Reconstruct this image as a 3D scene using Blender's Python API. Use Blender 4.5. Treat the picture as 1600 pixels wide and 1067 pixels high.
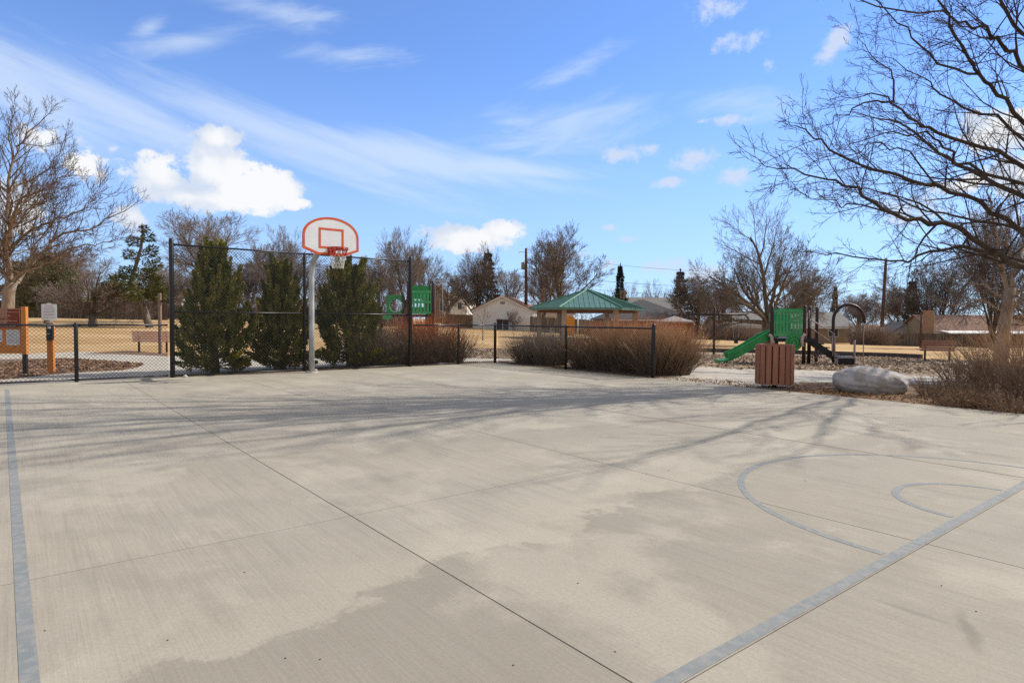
import bpy, math, random
from math import sin, cos, pi, radians, atan2, sqrt
from mathutils import Vector, Matrix, Euler, noise
from mathutils.geometry import delaunay_2d_cdt

S = bpy.context.scene
COL = S.collection
for o in list(bpy.data.objects): bpy.data.objects.remove(o)

# ------------------------------------------------------------------ camera
FPX, CAMZ = 983.0, 1.375                      # focal length in pixels of a 1600 px wide picture, tripod height
PITCH, ROLL = math.atan(34/983), 0.00695
fw = Vector((0, cos(PITCH), -sin(PITCH)))
u0 = Vector((0, sin(PITCH), cos(PITCH))); r0 = Vector((1, 0, 0))
rt = r0*cos(ROLL) + u0*sin(ROLL); up = u0*cos(ROLL) - r0*sin(ROLL)
cam = bpy.data.cameras.new('camera'); camo = bpy.data.objects.new('camera', cam); COL.objects.link(camo)
cam.sensor_width = 36; cam.lens = FPX/1600*36; cam.clip_end = 3000; cam.clip_start = 0.05
M3 = Matrix((rt, up, -fw)).transposed()
camo.matrix_world = Matrix.Translation((0, 0, CAMZ)) @ M3.to_4x4()
S.camera = camo

# ------------------------------------------------------------------ sun, exposure
SUN_AZ, SUN_EL = math.atan2(0.92, 0.39), radians(38.5)      # azimuth clockwise from +Y
sl = bpy.data.lights.new('sun', 'SUN'); sl.energy = 4.6; sl.angle = radians(0.53); sl.color = (1.0, 0.93, 0.83)
so = bpy.data.objects.new('sun', sl); COL.objects.link(so)
sdir = Vector((sin(SUN_AZ)*cos(SUN_EL), cos(SUN_AZ)*cos(SUN_EL), sin(SUN_EL)))
so.rotation_euler = sdir.to_track_quat('Z', 'Y').to_euler(); so.location = (30, 10, 40)
S.view_settings.view_transform = 'Standard'; S.view_settings.look = 'None'
S.view_settings.exposure = 0.13; S.view_settings.gamma = 1
S.cycles.max_bounces = 6; S.cycles.diffuse_bounces = 3; S.cycles.glossy_bounces = 2; S.cycles.transparent_max_bounces = 8
S.cycles.use_denoising = False

# pixel of the 1600x1067 photograph -> world
def ray(x, y): return rt*((x-800)/FPX) - up*((y-533.5)/FPX) + fw
def at(x, y, Y):
    d = ray(x, y); t = Y/d.y
    return Vector((d.x*t, Y, CAMZ + d.z*t))
# ------------------------------------------------------------------ sky with clouds
W = bpy.data.worlds.new("World"); S.world = W; W.use_nodes = True
nt = W.node_tree; N = nt.nodes; LK = nt.links
for n in list(N): N.remove(n)
def nd(t, **kw):
    n = N.new(t)
    for k, v in kw.items(): setattr(n, k, v)
    return n
def mth(op, a, b=None, c=None, clamp=False):
    n = nd('ShaderNodeMath', operation=op); n.use_clamp = clamp
    for i, v in enumerate((a, b, c)):
        if v is None: continue
        if isinstance(v, (int, float)): n.inputs[i].default_value = v
        else: LK.new(v, n.inputs[i])
    return n.outputs[0]
def mixc(f, a, b, tree_links=None):
    n = nd('ShaderNodeMix', data_type='RGBA')
    for s, v in ((n.inputs[0], f), (n.inputs[6], a), (n.inputs[7], b)):
        if isinstance(v, (tuple, float, int)): s.default_value = v
        else: LK.new(v, s)
    return n.outputs[2]
def sstep(v, lo, hi, a=0.0, b=1.0):
    n = nd('ShaderNodeMapRange', interpolation_type='SMOOTHSTEP')
    LK.new(v, n.inputs[0]); n.inputs[1].default_value = lo; n.inputs[2].default_value = hi
    n.inputs[3].default_value = a; n.inputs[4].default_value = b
    return n.outputs[0]
sky = nd('ShaderNodeTexSky', sky_type='NISHITA'); sky.sun_disc = False
sky.sun_elevation = SUN_EL; sky.sun_rotation = SUN_AZ; sky.air_density = 1.0; sky.dust_density = 0.4; sky.ozone_density = 3.0; sky.altitude = 1600
geo = nd('ShaderNodeTexCoord'); sep = nd('ShaderNodeSeparateXYZ'); LK.new(geo.outputs['Generated'], sep.inputs[0])
az = mth('ARCTAN2', sep.outputs[0], sep.outputs[1]); el = mth('ARCSINE', sep.outputs[2])
cmb = nd('ShaderNodeCombineXYZ'); LK.new(az, cmb.inputs[0]); LK.new(el, cmb.inputs[1])
def nz(vec, scale, detail=6, rough=0.55, sx=1, sy=1, rot=0.0, off=0.0, dist=0.0):
    m = nd('ShaderNodeMapping'); LK.new(vec, m.inputs[0]); m.vector_type = 'TEXTURE'; m.inputs['Scale'].default_value = (1/sx, 1/sy, 1); m.inputs['Rotation'].default_value = (0, 0, rot); m.inputs['Location'].default_value = (off, off*.7, off)
    n = nd('ShaderNodeTexNoise'); LK.new(m.outputs[0], n.inputs[0]); n.inputs['Scale'].default_value = scale; n.inputs['Detail'].default_value = detail; n.inputs['Roughness'].default_value = rough; n.inputs['Distortion'].default_value = dist
    return n.outputs[0]
nbig = nz(cmb.outputs[0], 9, 8, 0.62, off=3.1); nfine = nz(cmb.outputs[0], 30, 9, 0.68, sy=1.2, off=7.7)
def skyang(x, y):
    d = ray(x, y).normalized(); return atan2(d.x, d.y), math.asin(d.z)
def blob(x, y, rx, ry, slope=0.0):
    a0, e0 = skyang(x, y); a1, _ = skyang(x+rx, y); _, e1 = skyang(x, y-ry)
    ra, re = abs(a1-a0), abs(e1-e0)
    da = mth('SUBTRACT', az, a0); de = mth('SUBTRACT', el, e0)
    de = mth('ADD', de, mth('MULTIPLY', da, slope))
    q = mth('ADD', mth('POWER', mth('ABSOLUTE', mth('DIVIDE', da, ra)), 2), mth('POWER', mth('ABSOLUTE', mth('DIVIDE', de, re)), 2))
    return mth('SUBTRACT', 1.0, mth('SQRT', q))
def union(bl):
    r = None
    for b in bl:
        v = blob(*b); r = v if r is None else mth('MAXIMUM', r, v)
    return r
cum = union([(252, 278, 54, 42), (335, 268, 56, 54), (372, 292, 68, 42), (430, 302, 58, 34), (300, 308, 100, 24), (458, 318, 34, 16), (340, 218, 32, 18),
             (735, 372, 72, 22), (785, 360, 36, 18), (1560, 205, 60, 36), (1600, 275, 70, 40), (1500, 290, 44, 20),
             (65, 215, 42, 32), (128, 258, 36, 28), (40, 320, 50, 60), (205, 340, 40, 30)])
small = union([(1128, 10, 52, 30, .1), (1142, 62, 34, 26), (1180, 60, 36, 30, -.3), (1304, 64, 26, 26, -.6), (1204, 104, 18, 16), (1560, 345, 120, 40), (1420, 330, 90, 30), (970, 240, 40, 14, -0.15), (1016, 232, 24, 12), (1078, 247, 42, 20), (1046, 285, 26, 10), (1140, 187, 42, 11), (1146, 278, 24, 14), (955, 412, 24, 14, -.2), (1030, 415, 44, 18),
               (124, 218, 14, 12), (178, 232, 14, 8, -.5), (1096, 190, 18, 8), (950, 356, 22, 8), (980, 372, 20, 8), (1090, 430, 60, 22), (900, 400, 50, 14)])
nn = mth('SUBTRACT', mth('ADD', mth('MULTIPLY', nbig, 0.5), mth('MULTIPLY', nfine, 0.5)), 0.5)
cumd = sstep(mth('ADD', cum, mth('MULTIPLY', nn, 5.6)), -0.08, 0.40)
smd = mth('MULTIPLY', sstep(mth('ADD', small, mth('MULTIPLY', nn, 6.2)), 0.0, 1.0), 0.88)
# cirrus: a long band falling to the right plus faint wisps
nci = nz(cmb.outputs[0], 3.4, 9, 0.62, sx=1.0, sy=7.0, rot=-0.26, off=1.3, dist=0.25)
nci2 = nz(cmb.outputs[0], 7.0, 8, 0.6, sx=1.0, sy=4.0, rot=0.22, off=5.3, dist=0.5)
band = union([(0, 110, 260, 90, 0.42), (180, 165, 300, 60, 0.34), (420, 205, 330, 50, 0.26), (640, 245, 300, 34, 0.16), (760, 262, 200, 22, 0.06)])
wisp = union([(430, 18, 170, 28, 0.02), (290, 65, 150, 26, -0.35), (900, 108, 110, 26, -0.35), (810, 190, 70, 22, 0.05), (1150, 160, 160, 40, .1), (880, 200, 200, 60, -.1), (560, 90, 120, 26, -.1),
              (230, 45, 40, 26, -.5)])
cid = mth('MULTIPLY', sstep(mth('ADD', band, mth('MULTIPLY', mth('SUBTRACT', nci, 0.5), 2.1)), -0.15, 1.0), 0.60)
wid = mth('MULTIPLY', sstep(mth('ADD', wisp, mth('MULTIPLY', mth('SUBTRACT', nci2, 0.5), 2.6)), 0.0, 1.4), 0.5)
# the rest of the sky beyond the frame: unseen bright cloud is added for fill light
SKYG = nd('ShaderNodeMix', data_type='RGBA', blend_type='MULTIPLY'); SKYG.inputs[0].default_value = 1
LK.new(sky.outputs[0], SKYG.inputs[6]); SKYG.inputs[7].default_value = (1.16, 1.54, 2.14, 1)
hz = sstep(el, -0.02, 0.42, 0.72, 0.12)
skyc = mixc(hz, SKYG.outputs[2], (4.6, 6.4, 8.9, 1))
ci = mth('MAXIMUM', cid, wid)
c1 = mixc(ci, skyc, (6.9, 7.9, 9.2, 1))
shade = sstep(mth('ADD', nz(cmb.outputs[0], 14, 5, .5, off=9.9), mth('MULTIPLY', cum, 0.22)), 0.42, 0.66)
ccol = mixc(shade, (6.0, 6.8, 8.2, 1), (8.7, 8.8, 9.0, 1))
# broken bright cloud behind the camera and overhead, unseen, added for soft neutral fill
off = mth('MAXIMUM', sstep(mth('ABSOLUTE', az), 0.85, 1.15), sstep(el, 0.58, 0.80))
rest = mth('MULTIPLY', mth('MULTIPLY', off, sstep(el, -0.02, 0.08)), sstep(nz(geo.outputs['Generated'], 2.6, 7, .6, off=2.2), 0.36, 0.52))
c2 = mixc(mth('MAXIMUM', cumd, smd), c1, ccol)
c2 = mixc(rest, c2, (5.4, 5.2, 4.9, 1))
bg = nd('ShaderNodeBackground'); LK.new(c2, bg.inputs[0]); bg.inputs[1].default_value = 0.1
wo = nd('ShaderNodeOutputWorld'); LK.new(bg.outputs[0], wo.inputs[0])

# ------------------------------------------------------------------ materials
MATS = {}
def mat(name, c1, c2=None, scale=8.0, rough=0.8, metal=0.0, bump=0.0, bscale=None, detail=5, stretch=(1, 1, 1), lo=0.35, hi=0.65, c3=None, s3=1.0, spec=0.3, twoside=False, trans=0.0, rnd=0.0):
    if name in MATS: return MATS[name]
    m = bpy.data.materials.new(name); m.use_nodes = True; t = m.node_tree; b = t.nodes['Principled BSDF']
    b.inputs['Roughness'].default_value = rough; b.inputs['Metallic'].default_value = metal
    b.inputs['Specular IOR Level'].default_value = spec
    tc = t.nodes.new('ShaderNodeTexCoord'); mp = t.nodes.new('ShaderNodeMapping'); t.links.new(tc.outputs['Object'], mp.inputs[0]); mp.inputs['Scale'].default_value = stretch
    if c2 is None: c2 = tuple(v*0.82 for v in c1)
    n = t.nodes.new('ShaderNodeTexNoise'); n.inputs['Scale'].default_value = scale; n.inputs['Detail'].default_value = detail; t.links.new(mp.outputs[0], n.inputs[0])
    r = t.nodes.new('ShaderNodeMapRange'); t.links.new(n.outputs[0], r.inputs[0]); r.inputs[1].default_value = lo; r.inputs[2].default_value = hi
    mx = t.nodes.new('ShaderNodeMix'); mx.data_type = 'RGBA'; t.links.new(r.outputs[0], mx.inputs[0]); mx.inputs[6].default_value = (*c1, 1); mx.inputs[7].default_value = (*c2, 1)
    out = mx.outputs[2]
    if c3 is not None:
        n3 = t.nodes.new('ShaderNodeTexNoise'); n3.inputs['Scale'].default_value = s3; n3.inputs['Detail'].default_value = 3; t.links.new(mp.outputs[0], n3.inputs[0])
        r3 = t.nodes.new('ShaderNodeMapRange'); t.links.new(n3.outputs[0], r3.inputs[0]); r3.inputs[1].default_value = .45; r3.inputs[2].default_value = .62
        m3 = t.nodes.new('ShaderNodeMix'); m3.data_type = 'RGBA'; t.links.new(r3.outputs[0], m3.inputs[0]); t.links.new(out, m3.inputs[6]); m3.inputs[7].default_value = (*c3, 1); out = m3.outputs[2]
    t.links.new(out, b.inputs['Base Color'])
    if bump > 0:
        nb = t.nodes.new('ShaderNodeTexNoise'); nb.inputs['Scale'].default_value = bscale or scale*3; nb.inputs['Detail'].default_value = 6; t.links.new(mp.outputs[0], nb.inputs[0])
        bp = t.nodes.new('ShaderNodeBump'); bp.inputs['Strength'].default_value = bump; bp.inputs['Distance'].default_value = 0.02; t.links.new(nb.outputs[0], bp.inputs['Height']); t.links.new(bp.outputs[0], b.inputs['Normal'])
    MATS[name] = m
    return m

# ------------------------------------------------------------------ mesh builder
class MB:
    def __init__(s): s.v = []; s.f = []
    def quad(s, a, b, c, d):
        n = len(s.v); s.v += [tuple(a), tuple(b), tuple(c), tuple(d)]; s.f.append((n, n+1, n+2, n+3))
    def tri(s, a, b, c):
        n = len(s.v); s.v += [tuple(a), tuple(b), tuple(c)]; s.f.append((n, n+1, n+2))
    def obox(s, c, X, Y, Z):
        """box centred c with half vectors X, Y, Z"""
        n = len(s.v); c = Vector(c); X = Vector(X); Y = Vector(Y); Z = Vector(Z)
        for k in (-1, 1):
            for j in (-1, 1):
                for i in (-1, 1): s.v.append(tuple(c+X*i+Y*j+Z*k))
        s.f += [tuple(n+i for i in q) for q in ((0, 2, 3, 1), (4, 5, 7, 6), (0, 1, 5, 4), (2, 6, 7, 3), (0, 4, 6, 2), (1, 3, 7, 5))]
        return s
    def box(s, x0, y0, z0, x1, y1, z1):
        return s.obox(((x0+x1)/2, (y0+y1)/2, (z0+z1)/2), ((x1-x0)/2, 0, 0), (0, (y1-y0)/2, 0), (0, 0, (z1-z0)/2))
    def tube(s, pts, rad, k=6, cap=True):
        pts = [Vector(p) for p in pts]; n = len(pts)
        if not hasattr(rad, '__len__'): rad = [rad]*n
        d = (pts[1]-pts[0]).normalized()
        a = Vector((0, 0, 1)) if abs(d.z) < .9 else Vector((1, 0, 0))
        X = d.cross(a).normalized(); base = len(s.v)
        for i in range(n):
            if i == 0: t = pts[1]-pts[0]
            elif i == n-1: t = pts[-1]-pts[-2]
            else: t = pts[i+1]-pts[i-1]
            t.normalize(); X = X-t*X.dot(t)
            if X.length < 1e-6: X = t.orthogonal()
            X.normalize(); Y = t.cross(X); r = rad[i]; p = pts[i]
            for j in range(k):
                q = 2*pi*j/k; s.v.append(tuple(p+X*(cos(q)*r)+Y*(sin(q)*r)))
        for i in range(n-1):
            for j in range(k):
                a0 = base+i*k+j; a1 = base+i*k+(j+1) % k
                s.f.append((a0, a1, a1+k, a0+k))
        if cap:
            s.f.append(tuple(base+j for j in reversed(range(k)))); s.f.append(tuple(base+(n-1)*k+j for j in range(k)))
        return s
    def cyl(s, p, r, h, k=12, r2=None):
        return s.tube([p, (p[0], p[1], p[2]+h)], [r, r if r2 is None else r2], k)
    def prism(s, poly, off):
        """closed polygon (3D points, planar) extruded by off"""
        n = len(poly); b = len(s.v); off = Vector(off)
        s.v += [tuple(p) for p in poly] + [tuple(Vector(p)+off) for p in poly]
        s.f.append(tuple(b+i for i in reversed(range(n)))); s.f.append(tuple(b+n+i for i in range(n)))
        for i in range(n): j = (i+1) % n; s.f.append((b+i, b+j, b+n+j, b+n+i))
        return s
    def blobby(s, c, r, seed=0, amp=.15, seg=16, rings=10, sc=1.0, rotz=0.0, flat=None):
        b = len(s.v); c = Vector(c); R = Matrix.Rotation(rotz, 3, 'Z')
        for i in range(rings+1):
            th = pi*i/rings
            for j in range(seg):
                ph = 2*pi*j/seg; d = Vector((sin(th)*cos(ph), sin(th)*sin(ph), cos(th)))
                m = 1+amp*noise.noise(d*sc*1.6+Vector((seed, seed*.7, 0)))+amp*.35*noise.noise(d*sc*5+Vector((0, seed, 3)))
                p = Vector((d.x*r[0], d.y*r[1], d.z*r[2]))*m
                s.v.append(tuple(c+R@p))
        for i in range(rings):
            for j in range(seg):
                a = b+i*seg+j; a2 = b+i*seg+(j+1) % seg
                s.f.append((a, a+seg, a2+seg, a2))
        return s
    def build(s, name, m, parent=None, smooth=False, loc=None, bevel=0.0):
        me = bpy.data.meshes.new(name); off = Vector(loc) if loc is not None else None
        vs = s.v if off is None else [(a-off.x, b-off.y, c-off.z) for a, b, c in s.v]
        me.from_pydata(vs, [], s.f); me.materials.append(m)
        if smooth: me.polygons.foreach_set('use_smooth', [True]*len(me.polygons))
        me.update()
        o = bpy.data.objects.new(name, me); COL.objects.link(o)
        if off is not None: o.location = off
        if parent is not None: o.parent = parent
        if bevel > 0:
            bm = o.modifiers.new('bevel', 'BEVEL'); bm.width = bevel; bm.segments = 2; bm.limit_method = 'ANGLE'
        return o
def tag(o, label=None, cat=None, group=None, kind=None):
    if label: o['label'] = label
    if cat: o['category'] = cat
    if group: o['group'] = group
    if kind: o['kind'] = kind
    return o
def thing(name, label, cat, loc=(0, 0, 0), rz=0.0, group=None):
    o = bpy.data.objects.new(name, None); COL.objects.link(o); o.location = loc; o.rotation_euler = (0, 0, rz); o.empty_display_size = .2
    return tag(o, label, cat, group)
def copy_tree(o, parent=None):
    c = o.copy(); COL.objects.link(c)
    if parent is not None: c.parent = parent
    for ch in list(o.children): copy_tree(ch, c)
    return c

# ------------------------------------------------------------------ terrain
TCOL = [(-.8, [(0, 0), (18, 0), (27, -.05), (45, .6), (66, 1.3), (100, 1.8), (400, 3)]),
        (-.5, [(0, 0), (18, 0), (27, -.05), (45, .35), (66, 1.1), (100, 1.6), (400, 3)]),
        (-.06, [(0, 0), (18, 0), (27, -.05), (50, .1), (77, .33), (100, .4), (400, 1)]),
        (.3, [(0, 0), (18, 0), (27, -.2), (50, -.55), (85, -1.07), (110, -1.4), (400, -2.5)]),
        (.63, [(0, 0), (15, 0), (26, -.2), (50, -.8), (97, -2.25), (120, -2.6), (400, -5)])]
def lin(tab, v):
    if v <= tab[0][0]: return tab[0][1]
    for (a, p), (b, q) in zip(tab, tab[1:]):
        if v <= b: return p+(q-p)*(v-a)/(b-a)
    return tab[-1][1]
def zt(X, Y):
    if Y <= 14: return 0.0
    t = max(-.8, min(.63, X/Y))
    for (a, ta), (b, tb) in zip(TCOL, TCOL[1:]):
        if t <= b:
            k = (t-a)/(b-a); return lin(ta, Y)*(1-k)+lin(tb, Y)*k
    return 0.0
def GP(x, y):
    z = 0.0
    for _ in range(30):
        d = ray(x, y); t = (z-CAMZ)/d.z; X, Y = d.x*t, d.y*t
        z = z*.4+zt(X, Y)*.6
    return Vector((X, Y, z))
def ground(x, Y):
    """point on the terrain seen at picture column x, distance Y"""
    X = at(x, 500, Y).x
    return Vector((X, Y, zt(X, Y)))
# court frame: u along the far fence, v away from it
CT = radians(38.3); BU = Vector((cos(CT), sin(CT), 0)); AV = Vector((-sin(CT), cos(CT), 0))
def C(u, v, z=0.0): return BU*u+AV*v+Vector((0, 0, z))

def axis(lst):
    r = []
    for a, b, st in lst:
        x = a
        while x < b-1e-6: r.append(x); x += st
    r.append(lst[-1][1]); return r
xs = axis([(-900, -300, 100), (-300, -80, 20), (-80, -40, 4), (-40, 40, 1), (40, 90, 3), (90, 300, 20), (300, 900, 100)])
ys = axis([(-300, -30, 30), (-30, 14, 4), (14, 46, 1), (46, 110, 3), (110, 300, 15), (300, 1500, 150)])
g = MB()
for y in ys:
    for x in xs: g.v.append((x, y, zt(x, y)-.05+(0.02*noise.noise(Vector((x*.4, y*.4, 0))) if y > 24 else 0)))
nx = len(xs)
for j in range(len(ys)-1):
    for i in range(nx-1): a = j*nx+i; g.f.append((a, a+1, a+1+nx, a+nx))
m_grass = mat('dry_grass', (.50, .33, .16), (.40, .26, .12), scale=.9, detail=10, rough=.95, bump=.8, bscale=30, c3=(.57, .40, .215), s3=.17, spec=.1)
tag(g.build('ground', m_grass, smooth=True), 'flat winter-dry tan lawn of the park behind the court', kind='structure')

def drape(name, poly, off, m, spacing=.5, label=None, kind='structure'):
    P = [Vector((p[0], p[1])) for p in poly]; n = len(P)
    pts = []; 
    for i in range(n):
        a, b = P[i], P[(i+1) % n]; k = max(1, int((b-a).length/spacing))
        for q in range(k): pts.append(a+(b-a)*(q/k))
    nb = len(pts); edges = [(i, (i+1) % nb) for i in range(nb)]
    x0 = min(p.x for p in pts); x1 = max(p.x for p in pts); y0 = min(p.y for p in pts); y1 = max(p.y for p in pts)
    poly2 = pts[:]
    def inside(x, y):
        c = False; j = nb-1
        for i in range(nb):
            a, b = poly2[i], poly2[j]
            if (a.y > y) != (b.y > y) and x < (b.x-a.x)*(y-a.y)/(b.y-a.y)+a.x: c = not c
            j = i
        return c
    st = max(spacing, (x1-x0)/60)
    X = math.floor(x0)
    while X < x1:
        Y = math.floor(y0)
        while Y < y1:
            if inside(X, Y): pts.append(Vector((X+.001, Y+.001)))
            Y += st
        X += st
    vs, es, fs, *_ = delaunay_2d_cdt(pts, edges, [], 1, 1e-5)
    b = MB(); b.v = [(v.x, v.y, zt(v.x, v.y)+off) for v in vs]; b.f = [tuple(f) for f in fs]
    # skirt
    base = len(b.v)
    for p in poly2[:nb]: b.v += [(p.x, p.y, zt(p.x, p.y)+off), (p.x, p.y, zt(p.x, p.y)+off-.2)]
    for i in range(nb):
        j = (i+1) % nb; b.f.append((base+2*i, base+2*j, base+2*j+1, base+2*i+1))
    o = b.build(name, m); 
    import bmesh
    bm = bmesh.new(); bm.from_mesh(o.data)
    for f in bm.faces:
        if abs(f.normal.z) > .5 and f.normal.z < 0: f.normal_flip()
    bm.to_mesh(o.data); bm.free()
    return tag(o, label, kind=kind)

def court_uv(x, y):
    d = ray(x, y); t = -CAMZ/d.z; p = Vector((d.x*t, d.y*t, 0)); return p.dot(BU), p.dot(AV)
# concrete materials ------------------------------------------------
def concrete(name, base, dark, court=True):
    m = bpy.data.materials.new(name); m.use_nodes = True; t = m.node_tree; b = t.nodes['Principled BSDF']; b.inputs['Roughness'].default_value = .82; b.inputs['Specular IOR Level'].default_value = .25
    L = t.links.new
    def node(k, **kw):
        n = t.nodes.new(k)
        for a, v in kw.items(): setattr(n, a, v)
        return n
    def M(op, a, bb=None, clamp=False):
        n = node('ShaderNodeMath', operation=op); n.use_clamp = clamp
        for i, v in enumerate((a, bb)):
            if v is None: continue
            if isinstance(v, (int, float)): n.inputs[i].default_value = v
            else: L(v, n.inputs[i])
        return n.outputs[0]
    def MR(v, lo, hi, a=0., bb=1., smooth=True):
        n = node('ShaderNodeMapRange', interpolation_type='SMOOTHSTEP' if smooth else 'LINEAR'); L(v, n.inputs[0])
        for i, q in enumerate((lo, hi, a, bb)): n.inputs[i+1].default_value = q
        return n.outputs[0]
    def MX(f, a, bb, bt='MIX'):
        n = node('ShaderNodeMix', data_type='RGBA', blend_type=bt)
        for s, v in ((n.inputs[0], f), (n.inputs[6], a), (n.inputs[7], bb)):
            if isinstance(v, tuple): s.default_value = (*v, 1)
            elif isinstance(v, (int, float)): s.default_value = v
            else: L(v, s)
        return n.outputs[2]
    tc = node('ShaderNodeTexCoord'); rot = node('ShaderNodeMapping'); L(tc.outputs['Object'], rot.inputs[0])
    rot.vector_type = 'POINT'; rot.inputs['Rotation'].default_value = (0, 0, -CT if court else 0)     # texture axes = court axes
    V = rot.outputs[0]; sp = node('ShaderNodeSeparateXYZ'); L(V, sp.inputs[0]); U_, V_ = sp.outputs[0], sp.outputs[1]
    def NZ(scale, detail=6, rough=.55, sx=1, sy=1, off=0, dist=0, rz=0):
        mp = node('ShaderNodeMapping'); L(V, mp.inputs[0]); mp.inputs['Scale'].default_value = (sx, sy, 1); mp.inputs['Location'].default_value = (off, off*1.3, 0); mp.inputs['Rotation'].default_value = (0, 0, rz)
        n = node('ShaderNodeTexNoise'); L(mp.outputs[0], n.inputs[0]); n.inputs['Scale'].default_value = scale; n.inputs['Detail'].default_value = detail; n.inputs['Roughness'].default_value = rough; n.inputs['Distortion'].default_value = dist
        return n.outputs[0]
    big = NZ(.42, 7, .6, off=4.); mid = NZ(1.9, 8, .62, off=9., sy=.6); fine = NZ(55, 6, .7); grit = NZ(260, 3, .6)
    broom = NZ(1.0, 4, .65, sx=75, sy=1.6, off=2); broom2 = NZ(1.0, 3, .6, sx=22, sy=.5, off=12)
    c = MX(MR(big, .38, .62), base, tuple(v*q for v, q in zip(base, (1.09, 1.085, 1.06))))
    c = MX(MR(mid, .5, .75, 0, .55), c, dark)
    c = MX(MR(broom, .4, .7, 0, .34), c, dark)
    c = MX(MR(broom2, .48, .7, 0, .32), c, dark)
    if court:
        # damp-stained field at the near side: its ragged edge crosses the slabs
        nA, nB = NZ(.9, 9, .65, off=21.), NZ(3.5, 8, .7, off=31.)
        wob = M('ADD', M('MULTIPLY', M('SUBTRACT', nA, .5), 1.5), M('ADD', M('MULTIPLY', M('SUBTRACT', nB, .5), .5), M('MULTIPLY', M('SUBTRACT', NZ(22, 6, .75, off=61.), .5), .22)))
        # line v = 2.35 + .12*(u-2)  (court metres); stained where v is smaller
        dd = M('SUBTRACT', M('ADD', M('MULTIPLY', U_, STK), STV), V_)
        dd = M('ADD', dd, wob)
        edge = MR(dd, -.02, .10); fade = MR(dd, .05, 2.6, 1.0, .42)
        c = MX(M('MULTIPLY', M('MULTIPLY', M('MULTIPLY', edge, fade), MR(U_, 3.2, 5.4, 1.0, .3)), .5), c, tuple(v*.93 for v in dark))
        halo = M('MULTIPLY', MR(dd, -.9, -.02), MR(dd, -.02, .08, 1, 0))
        c = MX(M('MULTIPLY', halo, .6), c, tuple(v*q for v, q in zip(base, (1.2, 1.2, 1.16))))
        # second softer tide mark further up the court
        d2 = M('ADD', M('SUBTRACT', M('ADD', M('MULTIPLY', U_, -.16), 6.9), V_), M('MULTIPLY', wob, .9))
        c = MX(M('MULTIPLY', M('MULTIPLY', MR(d2, 0, .2), MR(d2, .3, 1.5, 1, 0)), .38), c, dark)
        d3 = M('ADD', M('SUBTRACT', M('ADD', M('MULTIPLY', U_, -.1), 8.0), V_), wob)
        c = MX(M('MULTIPLY', M('MULTIPLY', MR(d3, 0, .3), MR(d3, .2, .9, 1, 0)), .3), c, dark)
    # slab-to-slab tone
    def cell(x, o, w): return M('FLOOR', M('DIVIDE', M('ADD', x, o), w))
    wn = node('ShaderNodeTexWhiteNoise', noise_dimensions='2D'); cb = node('ShaderNodeCombineXYZ'); L(cell(U_, 3.4, 2.61), cb.inputs[0]); L(cell(V_, .05, 4.15), cb.inputs[1]); L(cb.outputs[0], wn.inputs[0])
    c = MX(M('MULTIPLY', wn.outputs[0], .22), c, dark)
    pale = NZ(.75, 8, .62, off=55., sx=1.3, dist=.3)
    c = MX(MR(pale, .50, .62, 0, .55), c, tuple(v*q for v, q in zip(base, (1.22, 1.22, 1.2))))
    blot = NZ(1.15, 9, .68, off=71., dist=.4)
    c = MX(MR(blot, .50, .66, 0, .32), c, dark)
    if court:
        def smear(x0, y0, x1, y1, w, k, c):
            a, e = court_uv(x0, y0), court_uv(x1, y1); L_ = math.hypot(e[0]-a[0], e[1]-a[1]); cx, cy = (a[0]+e[0])/2, (a[1]+e[1])/2; du, dv = (e[0]-a[0])/L_, (e[1]-a[1])/L_
            p = M('ADD', M('MULTIPLY', M('SUBTRACT', U_, cx), du), M('MULTIPLY', M('SUBTRACT', V_, cy), dv)); q = M('ADD', M('MULTIPLY', M('SUBTRACT', U_, cx), -dv), M('MULTIPLY', M('SUBTRACT', V_, cy), du))
            q = M('ADD', q, M('MULTIPLY', M('SUBTRACT', NZ(4, 6, .7, off=81.), .5), w*2.2))
            r = M('SQRT', M('ADD', M('POWER', M('ABSOLUTE', M('DIVIDE', p, L_/2)), 2), M('POWER', M('ABSOLUTE', M('DIVIDE', q, w)), 2)))
            return MX(M('MULTIPLY', MR(r, .15, 1.0, k, 0), MR(mid, .35, .6, .5, 1)), c, tuple(v*.8 for v in dark))
        c = smear(1330, 925, 1520, 985, .035, .6, c); c = smear(1490, 940, 1545, 1040, .05, .7, c); c = smear(545, 715, 640, 775, .12, .35, c); c = smear(860, 790, 1080, 765, .16, .35, c); c = smear(300, 900, 380, 1010, .09, .25, c)
    sp1 = NZ(7, 9, .75, off=40)
    c = MX(MR(sp1, .66, .74, 0, .35), c, tuple(v*.7 for v in dark))
    c = MX(MR(fine, .3, .75, 0, .32), c, tuple(v*.72 for v in dark))
    c = MX(MR(grit, .58, .72, 0, .28), c, tuple(v*.55 for v in dark))
    L(c, b.inputs['Base Color'])
    h = M('ADD', M('MULTIPLY', broom, .8), M('ADD', M('MULTIPLY', fine, .5), M('MULTIPLY', grit, .3)))
    bp = node('ShaderNodeBump'); bp.inputs['Strength'].default_value = .34; bp.inputs['Distance'].default_value = .006; L(h, bp.inputs['Height']); L(bp.outputs[0], b.inputs['Normal'])
    return m
pa, pb = court_uv(400, 990), court_uv(1100, 752)
STK = (pb[1]-pa[1])/(pb[0]-pa[0]); STV = pa[1]-STK*pa[0]
m_court = concrete('court_concrete', (.398, .365, .300), (.272, .241, .193))
m_path = concrete('path_concrete', (.50, .46, .39), (.38, .34, .28), court=False)

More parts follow.
